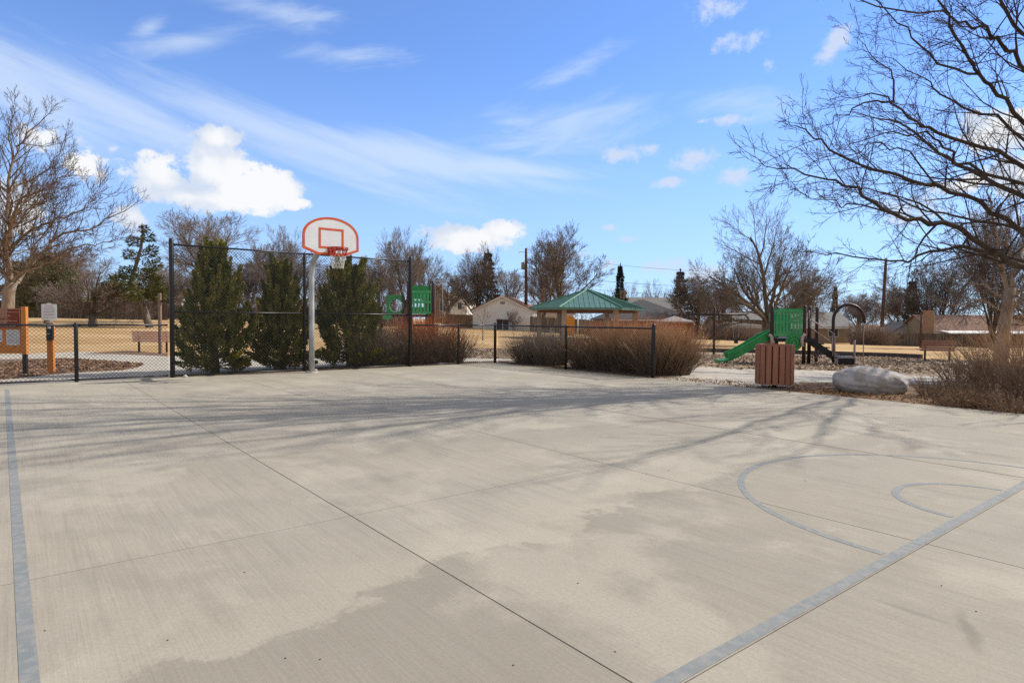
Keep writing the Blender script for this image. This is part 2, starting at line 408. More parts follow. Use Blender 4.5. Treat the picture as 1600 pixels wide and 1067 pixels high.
# the court: slabs with real sawn joints (one object: poured concrete court)
UJ = [-12.0, -8.6, -5.2, -2.6, 1.82, 4.43, 7.04, 9.65, 11.97]; VJ = [-16, -12, -8, -4.6, -1.2, 1.43, 4.10, 8.28, 12.45, 16.18]
b = MB(); JW = .0028; random.seed(5)
for i in range(len(UJ)-1):
    for j in range(len(VJ)-1):
        ua, ub, va, vb = UJ[i], UJ[i+1], VJ[j], VJ[j+1]
        w1 = JW if VJ[j] != 8.28 else .0015; w2 = JW if VJ[j+1] != 8.28 else .0015
        if va == 12.45 or vb == 12.45: w1 = w2 = .0025
        wa = wb = .0042
        if i == 5: wb = .009
        if i == 6: wa = .009
        a_, b_, c_, d_ = C(ua+wa, va+w1), C(ub-wb, va+w1), C(ub-wb, vb-w2), C(ua+wa, vb-w2)
        b.prism([Vector((p.x, p.y, -.12)) for p in (a_, b_, c_, d_)], (0, 0, .12))
court = tag(b.build('court_floor', m_court), 'broom-finished beige concrete basketball court slab with sawn joints', kind='structure')
m_jt = mat('joint_filler', (.06, .05, .042), rough=.95)
b = MB(); b.prism([C(UJ[0], VJ[0], -.16), C(UJ[-1], VJ[0], -.16), C(UJ[-1], VJ[-1], -.16), C(UJ[0], VJ[-1], -.16)], (0, 0, .145)); b.build('court_subbase', m_jt)['kind'] = 'structure'

# painted lines
m_line = mat('blue_grey_court_paint', (.205, .228, .235), (.25, .26, .25), scale=2.2, detail=9, rough=.75, lo=.35, hi=.7, c3=(.285, .285, .27), s3=17, bump=.25, bscale=300)
m_old = mat('worn_court_paint', (.245, .235, .215), (.33, .29, .235), scale=4, detail=9, rough=.8, lo=.3, hi=.6)
def strip(b, ua, va, ub, vb, w, z=.0016):
    d = Vector((ub-ua, vb-va)); n = Vector((-d.y, d.x)).normalized()*w/2
    b.quad(C(ua-n.x, va-n.y, z), C(ub-n.x, vb-n.y, z), C(ub+n.x, vb+n.y, z), C(ua+n.x, va+n.y, z))
def arc(b, u, v, R, a0, a1, w, z=.0016, n=60):
    for i in range(n):
        p, q = a0+(a1-a0)*i/n, a0+(a1-a0)*(i+1)/n
        b.quad(C(u+cos(p)*(R-w/2), v+sin(p)*(R-w/2), z), C(u+cos(p)*(R+w/2), v+sin(p)*(R+w/2), z), C(u+cos(q)*(R+w/2), v+sin(q)*(R+w/2), z), C(u+cos(q)*(R-w/2), v+sin(q)*(R-w/2), z))
b = MB(); strip(b, .245, -14, -.14, 15.2, .062); strip(b, .06, 1.474, 11.6, 1.474, .066)
arc(b, 5.78, 1.487, 1.75, .022, pi-.022, .055); arc(b, 5.78, 1.487, .585, .064, pi-.064, .055)
tag(b.build('court_marking_lines', m_line), 'blue-grey painted sideline, end line and half circles on the concrete court', kind='structure')
b = MB(); strip(b, 3.99, 9.44, 3.97, 15.2, .03); arc(b, 5.78, 9.45, 1.76, pi, pi*1.33, .025); arc(b, 5.78, 9.45, 1.76, pi*1.8, 2*pi+.5, .03)
tag(b.build('worn_court_marking_lines', m_old), 'worn dark free-throw lane line and arc below the hoop', kind='structure')

# ------------------------------------------------------------------ paths, mulch, beds
def gpoly(px): return [tuple(GP(x, y)[:2]) for x, y in px]
pathp = gpoly([(-260, 557), (-40, 554), (50, 552), (130, 549), (180, 551), (265, 556.5), (450, 559), (640, 559.5), (740, 558.8), (900, 562), (1000, 566.5), (1100, 572), (1150, 576), (1250, 577.5), (1310, 579), (1400, 585.5), (1500, 590), (1640, 595), (1900, 604),
               (1900, 618), (1640, 607), (1500, 601.5), (1400, 599), (1300, 597), (1250, 596), (1232, 599), (1228, 607.5)])
pathp += [tuple(C(11.4, 12)[:2]), tuple(C(11.4, 15.7)[:2]), tuple(C(-7, 15.7)[:2])]
drape('park_path', pathp, -.008, m_path, .6, 'pale curved concrete path between the court fence and the playground')
m_mulch_b = mat('brown_wood_mulch', (.22, .135, .085), (.11, .065, .042), scale=14, detail=8, rough=.95, bump=1, bscale=60, c3=(.30, .20, .13), s3=24)
m_mulch_g = mat('grey_wood_mulch', (.33, .25, .175), (.16, .115, .08), scale=9, detail=8, rough=.95, bump=1, bscale=40, c3=(.44, .35, .26), s3=16)
m_dirt = mat('bare_soil', (.20, .125, .075), (.10, .06, .038), scale=5, detail=9, rough=.95, bump=1, bscale=50, c3=(.29, .19, .105), s3=6)
isl = gpoly([(-160, 566), (-60, 563), (0, 561.3), (60, 560), (110, 560.3), (180, 564), (215, 567), (226, 569), (215, 573.5), (190, 578), (120, 581.5), (60, 587), (0, 593), (-60, 600), (-160, 612)])
drape('mulch_bed', isl, -.002, m_mulch_b, .4, 'brown wood-chip mulch bed with a pointed tip left of the court fence')
isl2 = gpoly([(132, 552.3), (180, 552.8), (262, 556), (262, 552), (200, 548), (165, 549.5)])
drape('mulch_bed', isl2, -.001, m_mulch_b, .4, 'small brown mulch patch around the pale bench on the left')
playp = gpoly([(520, 541), (740, 543), (900, 545.5), (1100, 549.5), (1200, 551.5), (1300, 554.5), (1400, 558), (1460, 561.5), (1640, 567), (1900, 574), (1900, 606), (1640, 596), (1500, 591), (1400, 586.3), (1310, 579.8), (1250, 578.3), (1150, 577), (1100, 573), (1000, 567.5), (900, 563), (740, 559.8), (640, 560.5), (520, 560.5)])
drape('playground_mulch', playp, -.022, m_mulch_g, .8, 'pale wood-chip safety surface of the playground')
dirtp = gpoly([(1232, 600), (1250, 597.5), (1300, 598.3), (1400, 600.3), (1500, 603), (1640, 608.5), (1900, 620)])+[tuple(C(11.98, v)[:2]) for v in (-2, 0, 4, 8, 10.9, 11.6)]
dirtp = dirtp[:7]+[(26, 8), (24, 2), tuple(C(11.98, -6)[:2])]+[tuple(C(11.98, v)[:2]) for v in (0, 4, 8, 11.35)]
drape('planting_soil', dirtp, -.022, m_dirt, .5, 'brown soil and leaf-litter bed along the right edge of the court')
bed = [tuple(C(u, v)[:2]) for u, v in ((2.9, 16.19), (12.0, 16.19), (11.99, 12.2), (11.99, 9.9), (12.9, 9.9), (13.6, 10.8), (13.8, 13), (13.6, 16.9), (9.5, 17.6), (2.9, 16.7))]
drape('planting_soil', bed, .002, m_dirt, .5, 'dark soil strip under the junipers and bare hedges behind the fence')
pad = gpoly([(1438, 566), (1495, 562.5), (1560, 565), (1510, 569)])
drape('bench_pad', pad, .0, m_path, .5, 'small pale concrete pad under the brown bench on the right')

# ------------------------------------------------------------------ chain-link fences
m_black = mat('black_vinyl_metal', (.008, .009, .012), (.014, .015, .019), scale=30, rough=.38, spec=.5)
m_wire = mat('black_vinyl_wire', (.016, .017, .020), (.03, .032, .036), scale=60, rough=.4, spec=.5)
def wires(u0_, v0_, u1_, v1_, z0, z1, sp=.076, r=.0033, off=0.0):
    A = C(u0_, v0_); B = C(u1_, v1_); L = (B-A).length; D = (B-A)/L; nrm = Vector((-D.y, D.x, 0)); H = z1-z0; b = MB()
    for sgn in (1, -1):
        k0 = -H if sgn > 0 else 0; x = k0+off
        while x < L+(0 if sgn > 0 else H):
            # line x + sgn*z
            za, zb = 0.0, H
            if sgn > 0: za = max(0, -x); zb = min(H, L-x)
            else: za = max(0, x-L); zb = min(H, x)
            if zb-za > .01:
                n = max(1, int((zb-za)/.35)); pts = []
                for i in range(n+1):
                    z = za+(zb-za)*i/n; pts.append(A+D*(x+sgn*z)+nrm*(.0028*sgn)+Vector((0, 0, z0+z)))
                b.tube(pts, r, 3, cap=False)
            x += sp
    return b
def rail(b, u0_, v0_, u1_, v1_, z, r, k=8): b.tube([C(u0_, v0_, z), C(u1_, v1_, z)], r, k)
def fence_run(label, pts, h, mid=None, base_r=.014, posts=(), rail_r=.021):
    o = C(*pts[0]); t = thing('chain_link_fence', label, 'fence', (0, 0, 0))
    for (a, b_) in zip(pts, pts[1:]):
        wires(*a, *b_, .04, h-.01, r=.0042 if h > 2 else .0035).build('wire_mesh', m_wire, t)
        m = MB(); rail(m, *a, *b_, h, rail_r); m.build('top_rail', m_black, t, smooth=True)
        m = MB(); rail(m, *a, *b_, .045, base_r); m.build('bottom_rail', m_black, t, smooth=True)
        if mid: m = MB(); rail(m, *a, *b_, mid, .017); m.build('middle_rail', m_black, t, smooth=True)
    for (u, v, r, ph) in posts:
        m = MB(); p = C(u, v, -.02); m.tube([p, p+Vector((0, 0, ph)), p+Vector((0, 0, ph+r*.6)), p+Vector((0, 0, ph+r*.9))], [r, r, r*.75, r*.15], 12)
        po = m.build('post', m_black, t, smooth=True)
        z = .3
        while z < ph-.15:
            m = MB(); m.tube([p+Vector((0, 0, z)), p+Vector((0, 0, z+.022))], r*1.1, 10); z += .38 if ph < 2 else .6; m.build('tension_band', m_black, po)
    return t
VF = 16.08
fence_run('tall ten-foot black chain-link backstop fence behind the basketball hoop', [(2.81, VF), (5.87, VF), (8.95, VF)], 3.03, mid=1.50, posts=[(2.81, VF, .052, 3.15), (5.87, VF, .034, 3.06), (8.95, VF, .052, 3.15)])
fence_run('low black chain-link fence on the left, in front of the notice boards', [(-.72, VF), (1.0, VF), (2.72, VF)], 1.2, posts=[(-1.2, VF, .04, 1.22), (1.0, VF, .038, 1.24)], base_r=.017)
fence_run('low black chain-link fence from the tall fence to the far court corner', [(9.05, VF), (10.62, VF), (12.05, VF)], 1.2, posts=[(10.62, VF, .034, 1.24), (12.05, VF+.05, .045, 1.27)])
fence_run('low black chain-link fence running along the right side in front of the bare hedges', [(12.07, VF-.08), (12.07, 12.85), (12.07, 9.82)], 1.19, posts=[(12.07, 12.85, .034, 1.24), (12.07, 9.78, .05, 1.28)])
# tension bars beside the tall corner posts
# small white rubble stones at fence foot
m_stone = mat('white_stone', (.62, .60, .56), (.45, .43, .40), scale=20, rough=.9, bump=.5)
for i, (u, v, r, lab) in enumerate([(-.9, 15.75, .06, 'white stone at the left end of the low fence'), (3.05, 15.97, .045, 'small white stone at the foot of the tall left fence post'), (6.1, 15.95, .05, 'small pale stone beside the hoop pole')]):
    b = MB(); b.blobby(C(u, v, r*.5), (r, r*.9, r*.75), seed=i*3, amp=.3, seg=12, rings=8); tag(b.build('stone', m_stone, smooth=True), lab, 'stone', 'small stones by the fence')

# ------------------------------------------------------------------ basketball hoop
m_galv = mat('galvanised_steel', (.40, .42, .43), (.27, .29, .30), scale=14, detail=8, rough=.5, metal=.35, c3=(.5, .51, .51), s3=5, stretch=(1, 1, .4))
m_board = mat('white_backboard_paint', (.86, .88, .90), (.82, .84, .86), scale=3, detail=8, rough=.45, c3=(.80, .81, .82), s3=4)
m_orange = mat('orange_red_paint', (.78, .13, .045), (.66, .10, .035), scale=9, rough=.5)
m_rim = mat('dark_red_rim_paint', (.40, .035, .02), (.28, .02, .015), scale=18, rough=.5)
m_net = mat('white_net_cord', (.68, .65, .60), (.5, .47, .42), scale=30, rough=.9)
m_netr = mat('red_net_cord', (.46, .06, .04), (.33, .04, .03), scale=30, rough=.9)
UH = 5.88
hoop = thing('basketball_hoop', 'basketball hoop with white fan-shaped backboard on a grey gooseneck pole', 'basketball hoop', C(UH, 15.62))
hoop.rotation_euler = (0, 0, CT)                        # local x = along board, local y = away from court
b = MB(); pts = [(0, 0, -.02), (0, 0, 1.2), (0, 0, 2.38)]
for i in range(1, 11): a = i/10*radians(72); pts.append((0, -.62*(1-cos(a)), 2.38+.62*sin(a)))
last = pts[-1]; dd = (0, -sin(radians(72)), cos(radians(72)))
pts.append((0, last[1]-.72*.951, last[2]+.05))
b.tube(pts, .069, 18); b.build('pole', m_galv, hoop, smooth=True)
b = MB(); b.tube([(0, 0, .001), (0, 0, .03)], [.16, .15], 20); b.build('footing', mat('footing_concrete', (.5, .45, .38), (.4, .36, .3), scale=8, rough=.9), hoop)
YB = -1.28; ZB = 2.86
def fan(s=0.0):
    hw, pts = .685-s, []
    pts += [(-.33+s*.3, s), (.33-s*.3, s), (hw, .13+s*.8), (hw, .42)]
    R = []
    for i in range(1, 24):
        a = pi*i/24; pts.append((hw*cos(a), .42+(.47-s)*sin(a)**.93))
    pts += [(-hw, .42), (-hw, .13+s*.8)]
    return pts
F0, F1 = fan(0), fan(.052)
b = MB(); b.prism([(x, YB, ZB+z) for x, z in F0], (0, .035, 0)); bd = b.build('backboard', m_board, hoop)
b = MB(); n = len(F0)
for i in range(n):
    j = (i+1) % n
    p = [(F0[i][0], YB-.004, ZB+F0[i][1]), (F0[j][0], YB-.004, ZB+F0[j][1]), (F1[j][0], YB-.004, ZB+F1[j][1]), (F1[i][0], YB-.004, ZB+F1[i][1])]
    b.quad(*p); b.quad((F0[i][0]*1.003, YB-.004, ZB+F0[i][1]), (F0[j][0]*1.003, YB-.004, ZB+F0[j][1]), (F0[j][0]*1.003, YB+.03, ZB+F0[j][1]), (F0[i][0]*1.003, YB+.03, ZB+F0[i][1]))
b.build('border_stripe', m_orange, bd)
b = MB(); x0, x1, z0, z1, w = -.305, .305, ZB+.15, ZB+.63, .05
for q in ((x0, z0, x1, z0+w), (x0, z1-w, x1, z1), (x0, z0+w, x0+w, z1-w), (x1-w, z0+w, x1, z1-w)): b.quad((q[0], YB-.004, q[1]), (q[2], YB-.004, q[1]), (q[2], YB-.004, q[3]), (q[0], YB-.004, q[3]))
b.build('target_square', m_orange, bd)
b = MB(); b.box(-.2, YB+.037, ZB+.02, .2, YB+.09, ZB+.10); b.box(-.2, YB+.037, ZB+.35, .2, YB+.07, ZB+.4); b.tube([(-.17, YB+.05, ZB+.38), (0, YB+.45, ZB+.1)], .018, 8); b.tube([(.17, YB+.05, ZB+.38), (0, YB+.45, ZB+.1)], .018, 8); b.build('bracket', m_galv, hoop)
ZR = 3.0; YR = YB-.15-.229
b = MB(); ring = lambda z, r, k=36: [(r*cos(2*pi*i/k), YR+r*sin(2*pi*i/k), z) for i in range(k+1)]
b.tube(ring(ZR, .229), .0105, 8, cap=False); b.tube(ring(ZR-.03, .229), .009, 8, cap=False)
b.box(-.09, YB-.012, ZR-.12, .09, YB-.001, ZR+.02); b.tube([(-.08, YB-.01, ZR-.02), (-.06, YR+.225, ZR-.01)], .012, 6); b.tube([(.08, YB-.01, ZR-.02), (.06, YR+.225, ZR-.01)], .012, 6); b.tube([(0, YB-.01, ZR-.11), (0, YR+.2, ZR-.03)], .012, 6)
b.box(-.10, YR+.215, ZR-.018, .10, YB-.005, ZR-.006); rim = b.build('rim', m_rim, hoop, smooth=True)
def net_r(t): return .229*(1-.48*t**.75)
for nm, mm, t0, t1, rr in (('upper_net', m_netr, 0, .38, .0085), ('lower_net', m_net, .38, 1, .0065)):
    b = MB()
    for k in range(12):
        for s in (1, -1):
            pts = []
            for i in range(9):
                t = t0+(t1-t0)*i/8; a = 2*pi*(k/12+s*t*.125); r = net_r(t); pts.append((r*cos(a), YR+r*sin(a), ZR-.01-.46*t))
            b.tube(pts, rr, 4, cap=False)
    b.build(nm, mm, rim)

# ------------------------------------------------------------------ notice board, dog-waste post
m_orwood = mat('orange_stained_wood', (.62, .25, .06), (.45, .16, .035), scale=3, detail=8, rough=.7, stretch=(8, 8, .8), lo=.3, hi=.7)
m_dkpost = mat('black_steel_post', (.02, .016, .014), rough=.5)
m_brsign = mat('brown_sign_face', (.185, .035, .012), (.15, .028, .01), scale=6, rough=.5)
m_cream = mat('cream_print', (.72, .52, .40), rough=.7); m_white = mat('white_paint', (.78, .78, .77), (.70, .70, .69), scale=6, rough=.55)
m_ink = mat('grey_ink', (.25, .24, .26), rough=.8); m_rink = mat('red_ink', (.55, .16, .13), rough=.8); m_paper = mat('white_paper', (.70, .71, .74), (.6, .61, .64), scale=9, rough=.85)
def text(body, size, loc, m, parent, name='lettering', align='CENTER', ext=.001, xs=1.0):
    c = bpy.data.curves.new(name, 'FONT'); c.body = body; c.size = size; c.align_x = align; c.align_y = 'CENTER'; c.extrude = ext; c.materials.append(m); c.resolution_u = 3
    o = bpy.data.objects.new(name, c); COL.objects.link(o); o.parent = parent; o.location = loc; o.rotation_euler = (radians(90), 0, 0)
    bpy.context.view_layer.update(); me = bpy.data.meshes.new_from_object(o); q = bpy.data.objects.new(name, me); COL.objects.link(q); q.parent = parent; q.location = loc; q.rotation_euler = o.rotation_euler
    bpy.data.objects.remove(o); return q
Yk = 14.85; pr = at(40.5, 586, Yk)
k = thing('notice_board', 'orange timber notice board with a brown rules sign and white papers', 'notice board', (pr.x, Yk, 0), radians(4))
b = MB(); b.box(-.055, -.03, -.02, .035, .03, .5); b.build('leg', m_dkpost, k)
b = MB(); b.box(-1.385, -.03, -.02, -1.295, .03, .5); b.build('leg', m_dkpost, k)
b = MB(); b.box(-.06, -.045, .48, .05, .045, 1.60); b.box(-1.40, -.045, .48, -1.29, .045, 1.60); b.box(-1.288, -.04, .50, -.062, .04, .62); b.build('frame', m_orwood, k, bevel=.006)
b = MB(); b.box(-1.288, -.01, .622, -.062, .02, 1.56); b.build('back_panel', m_orwood, k)
b = MB(); b.box(-1.27, -.036, 1.09, -.075, -.012, 1.555); sg = b.build('sign_panel', m_brsign, k, bevel=.004)
b = MB(); y = -.0385
for q in ((-1.262, 1.543, -.083, 1.549), (-1.262, 1.097, -.083, 1.102), (-.089, 1.102, -.083, 1.543), (-1.262, 1.102, -1.256, 1.543), (-1.24, 1.468, -.10, 1.475)): b.quad((q[0], y, q[1]), (q[2], y, q[1]), (q[2], y, q[3]), (q[0], y, q[3]))
random.seed(2); z = 1.445
while z > 1.13:
    x = -1.22; end = -.14-random.random()*.25
    if abs(z-1.30) < .012: z -= .02
    while x < end:
        w = random.uniform(.02, .07); b.quad((x, y, z), (min(x+w, end), y, z), (min(x+w, end), y, z+.008), (x, y, z+.008)); x += w+.012
    z -= .024
b.build('printed_lines', m_cream, sg)
text('PARK RULES', .058, (-.52, -.0375, 1.508), m_cream, sg, 'lettering')
for x0, x1, z0, z1 in ((-.41, -.115, .695, 1.055), (-.80, -.50, .77, 1.045), (-1.2, -.9, .7, 1.05)):
    b = MB(); b.box(x0, -.018, z0, x1, -.0125, z1); pp = b.build('paper_notice', m_paper, k)
    b = MB(); z = z1-.03
    while z > z0+.03:
        x = x0+.025
        while x < x1-.03:
            w = random.uniform(.01, .04); b.quad((x, -.0195, z), (min(x+w, x1-.02), -.0195, z), (min(x+w, x1-.02), -.0195, z+.009), (x, -.0195, z+.009)); x += w+.008
        z -= .026
    b.build('printed_lines', m_ink, pp)
Yd = 15.4; pd = GP(80.5, 582.5)
d = thing('dog_waste_post', 'orange timber post with a black bag dispenser and a white notice on top', 'dog waste station', (pd.x, pd.y, 0), radians(16))
b = MB(); b.box(-.065, -.065, -.02, .065, .065, 1.22); b.build('post', m_orwood, d, bevel=.006)
b = MB(); b.box(-.045, -.15, .80, .095, -.067, 1.21); b.box(-.035, -.165, .84, .085, -.151, .90); dd_ = b.build('bag_dispenser', m_dkpost, d, bevel=.01)
b = MB(); b.box(-.01, -.156, 1.08, .06, -.151, 1.14); b.build('printed_mark', m_paper, dd_)
b = MB(); b.box(-.02, -.156, .95, .03, -.151, .965); b.build('printed_mark', m_paper, dd_)
b = MB(); b.box(-.16, -.075, 1.285, .16, -.069, 1.675); b.prism([(-.06, -.069, 1.675), (.05, -.069, 1.675), (.03, -.069, 1.70), (-.03, -.069, 1.70)], (0, -.006, 0)); ns = b.build('notice_sign', m_white, d)
b = MB(); b.box(-.02, -.068, 1.2, .02, -.055, 1.66); b.build('sign_bracket', m_galv, d)
text('PLEASE', .05, (0, -.0765, 1.625), m_rink, ns); 
b = MB()
for z, h, m_ in ((1.565, .014, 0), (1.535, .012, 0), (1.49, .014, 0), (1.47, .01, 0), (1.42, .014, 0), (1.40, .01, 0), (1.345, .012, 0)):
    x = -.11
    while x < .1: w = random.uniform(.012, .035); b.quad((x, -.0765, z), (x+w, -.0765, z), (x+w, -.0765, z+h), (x, -.0765, z+h)); x += w+.008
b.build('printed_lines', m_ink, ns)

# ------------------------------------------------------------------ benches
m_slatb = mat('brown_bench_slat', (.36, .18, .135), (.27, .13, .095), scale=5, detail=7, rough=.75, stretch=(.6, 6, 6))
m_slatp = mat('pale_pink_bench_slat', (.80, .52, .42), (.68, .42, .33), scale=5, detail=7, rough=.75, stretch=(.6, 6, 6))
m_brgap = mat('bench_bracket', (.03, .022, .02), rough=.6)
def bench(label, p, rz, W, m):
    t = thing('park_bench', label, 'bench', p, rz)
    for x in (-W*.36, W*.36):
        b = MB(); b.box(x-.03, -.03, -.03, x+.03, .03, .44); b.obox((x, -.03, .62), (.02, 0, 0), (0, .02, 0), (0, -.06, .24)); b.box(x-.02, -.04, .39, x+.02, .42, .43); b.build('leg', m_brgap, t)
    b = MB()
    for i in range(5):
        z = .42+i*.092; y = -.035-(z-.38)*.25; b.obox((0, y, z+.02), (W/2, 0, 0), (0, .018, 0), (0, -.01, .040))
    b.build('backrest', m, t, bevel=.008)
    b = MB()
    for i in range(4): b.box(-W/2, .03+i*.1, .435, W/2, .115+i*.1, .47)
    b.build('seat', m, t, bevel=.008)
    return t
pb_ = GP(1464, 563.5); bench('brown slatted park bench seen from behind, right of the playground', pb_, radians(-10), 1.28, m_slatb)
pb_ = GP(239, 549.5); bench('pale pink slatted bench on the left, seen through the low fence', pb_, radians(2), 1.55, m_slatp)

# ------------------------------------------------------------------ trash can
m_can = mat('red_brown_recycled_slat', (.36, .155, .095), (.28, .115, .07), scale=3, detail=7, rough=.65, stretch=(5, 5, .7))
m_dark = mat('dark_liner', (.02, .02, .022), rough=.8)
pc = GP(1209.5, 604.5)
t = thing('trash_can', 'brown slatted litter bin on a short black post at the court edge', 'litter bin', pc, radians(10))
b = MB(); NS = 18; Rb = .372
for f in range(NS):
    a = 2*pi*f/NS+pi/2+pi/18; n_ = Vector((cos(a), sin(a), 0)); tg = Vector((-sin(a), cos(a), 0)); ap = Rb*cos(pi/NS); wf = 2*Rb*sin(pi/NS)
    for q in range(1):
        c_ = n_*ap; b.obox(c_+Vector((0, 0, .475)), tg*(wf/2-.011), n_*.014, (0, 0, .405))
b.build('slats', m_can, t, bevel=.006)
b = MB(); b.tube([(0, 0, .09), (0, 0, .86)], [.315, .315], 16); b.build('liner', m_dark, t)
b = MB(); b.tube([(cos(2*pi*i/16+pi/16)*.345, sin(2*pi*i/16+pi/16)*.345, .885) for i in range(17)], .018, 6, cap=False); b.build('top_rim', m_can, t, smooth=True)
b = MB(); b.tube([(0, 0, -.03), (0, 0, .1)], .05, 10); b.build('pedestal', m_dark, t)

# ------------------------------------------------------------------ boulder
m_rock = mat('grey_granite', (.47, .455, .45), (.36, .35, .35), scale=5, detail=10, rough=.85, bump=1, bscale=14, c3=(.33, .30, .26), s3=5.5, lo=.3, hi=.7)
pr = GP(1359, 611)
b = MB(); b.blobby((0, 0, .17), (.70, .44, .325), seed=4.2, amp=.12, seg=80, rings=48, sc=.95)
b.v = [(x, y, max(z, -.1)) for x, y, z in b.v]
rk = b.build('boulder', m_rock, smooth=True); rk.location = pr; rk.rotation_euler = (0, radians(4), radians(-12)); tag(rk, 'big smooth grey boulder lying in the soil bed at the court edge', 'boulder')

# ------------------------------------------------------------------ playground structure (right)
m_green = mat('green_moulded_plastic', (.03, .33, .085), (.022, .25, .062), scale=3, rough=.45, spec=.5)
m_green2 = mat('light_green_plastic', (.055, .40, .15), (.04, .31, .115), scale=3, rough=.45, spec=.5)
m_brown = mat('dark_brown_steel', (.035, .018, .014), (.05, .027, .022), scale=10, rough=.45)
m_hand = mat('grey_pink_handrail', (.40, .31, .30), (.33, .26, .25), scale=9, rough=.45)
m_blk = mat('black_plastic_tread', (.018, .018, .022), rough=.5)
m_grey = mat('grey_frame_steel', (.28, .27, .28), rough=.5)
YP = 21.9
def PP(x, y, dy=0.0): return at(x, y, YP+dy)
zp = zt(PP(1258, 500).x, YP); org = Vector((PP(1258, 500).x, YP, zp))
pg = thing('play_structure', 'playground climbing frame with green panel, green slide and black steps', 'play structure', org)
def B2(mb, name, m, parent=pg, smooth=False, bevel=0, o=org):
    mb.v = [(a-o.x, b_-o.y, c-o.z) for a, b_, c in mb.v]
    return mb.build(name, m, parent, smooth=smooth, bevel=bevel)
def post(x, ytop, dy, r=.062, par=pg, o=org, YY=None, zb=None, m=m_brown):
    Y = (YP if YY is None else YY)+dy; p = at(x, ytop, Y); z0 = zt(p.x, Y)-.1 if zb is None else zb
    b = MB(); b.tube([(p.x, Y, z0), (p.x, Y, p.z), (p.x, Y, p.z+.03)], [r, r, r*.5], 12); return B2(b, 'post', m, par, True, o=o)
for x, y_, dy in ((1206.5, 479, 0), (1214.5, 480.5, 1.0), (1257.5, 478.5, 0), (1265.5, 480, .6), (1277, 481, 2.0)): post(x, y_, dy)
# slotted wall panel
pl, prr = PP(1209.5, 483), PP(1255, 525.5); W_ = prr.x-pl.x; H_ = pl.z-prr.z
b = MB(); cols = 9; cw = W_/cols
def pbox(b, x0, x1, z0, z1, y0=-.02, y1=.02): b.box(pl.x+x0, YP+y0, prr.z+z0, pl.x+x1, YP+y1, prr.z+z1)
pbox(b, 0, W_, H_*.90, H_); pbox(b, 0, W_, 0, H_*.10)
for i in range(cols+1):
    w = cw*.33; x = i*cw; pbox(b, max(0, x-w), min(W_, x+w), H_*.10+.001, H_*.90-.001)
for i in range(cols):
    x = i*cw
    for z0, z1 in ((.48, .56),) if i < 6 else ((.5, .56),): pbox(b, x+cw*.33+.001, x+cw*.67-.001, H_*z0, H_*z1)
    if i < 5: pbox(b, x+cw*.33+.001, x+cw*.67-.001, H_*.56+.001, H_*.80, .004, .018); pbox(b, x+cw*.33+.001, x+cw*.67-.001, H_*.16, H_*.48-.001, .004, .018)
B2(b, 'wall_panel', m_green2, bevel=.008)
b = MB(); pbox(b, 0, W_, H_*1.0+.002, H_*1.02+.01, -.03, .03); B2(b, 'panel_cap', m_green)
# round spinner panel
c_ = PP(1239.5, 535); b = MB()
for r0_, r1_, yy in ((.0, .07, -.05), (.10, .17, -.045), (.20, .30, -.05)):
    n = 28
    for i in range(n):
        a, a2 = 2*pi*i/n, 2*pi*(i+1)/n
        P4 = [Vector((c_.x+cos(q)*r, YP+yy, c_.z+sin(q)*r)) for q, r in ((a, r0_), (a, r1_), (a2, r1_), (a2, r0_))]
        b.prism(P4 if r0_ else P4[1:3]+[Vector((c_.x, YP+yy, c_.z))], (0, .03, 0))
b.tube([(c_.x, YP-.015, c_.z), (c_.x, YP+.01, c_.z)], .28, 28)
B2(b, 'spinner_wheel', m_green)
b = MB(); a_, e_ = PP(1205, 528.5), PP(1277, 531); b.box(a_.x, YP, a_.z-.10, e_.x, YP+1.9, a_.z); B2(b, 'deck', m_blk)
# slide: swept trough
def sweep(path, prof, b):
    n = len(path); k = len(prof); base = len(b.v)
    for i, p in enumerate(path):
        tdir = (path[min(i+1, n-1)]-path[max(i-1, 0)]).normalized(); side = Vector((0, 1, 0)); nn_ = side.cross(tdir)*-1
        if nn_.z < 0: nn_ = -nn_
        for (s, h) in prof: b.v.append(tuple(p+side*s+nn_*h))
    for i in range(n-1):
        for j in range(k): a = base+i*k+j; a2 = base+i*k+(j+1) % k; b.f.append((a, a2, a2+k, a+k))
    b.f.append(tuple(base+j for j in range(k))); b.f.append(tuple(base+(n-1)*k+j for j in reversed(range(k))))
keys = [(1209, 525), (1203, 526), (1192, 531), (1180, 538.5), (1165, 547), (1150, 555), (1138, 560.5), (1128, 562.5), (1119, 562.8)]
path = [PP(x, y_+1, .35) for x, y_ in keys]
b = MB(); prof = [(-.26, -.03), (-.26, .25), (-.20, .25), (-.19, .04), (-.1, .0), (.1, .0), (.19, .04), (.20, .25), (.26, .25), (.26, -.03)]
sweep(path[:-2], prof, b); sweep(path[-3:], [(-.25, -.03), (-.25, .04), (.25, .04), (.25, -.03)], b); B2(b, 'slide', m_green, smooth=False, bevel=.01)
for x in (1132, 1136.5):
    p = PP(x, 563, .35); b = MB(); b.tube([(p.x, p.y, zt(p.x, p.y)-.05), (p.x, p.y, p.z)], .02, 8); B2(b, 'slide_leg', m_grey)
b = MB(); 
for dy in (.2, .7): b = MB(); b.tube([PP(1206, 507, dy), PP(1203.5, 500, dy), PP(1203.5, 491, dy), PP(1206, 488, dy)], .045, 8); B2(b, 'slide_handle', m_green2, smooth=True)
for xx, s in ((1204, -1), (1255.5, 1)):
    b = MB(); b.tube([PP(xx+s*2, 522, -.08), PP(xx-s*1.5, 526, -.1), PP(xx-s*2.5, 533, -.1), PP(xx-s*1.5, 541, -.08)], .055, 8); B2(b, 'climbing_grip', mat('pale_tan_plastic', (.55, .42, .36), rough=.5), smooth=True)
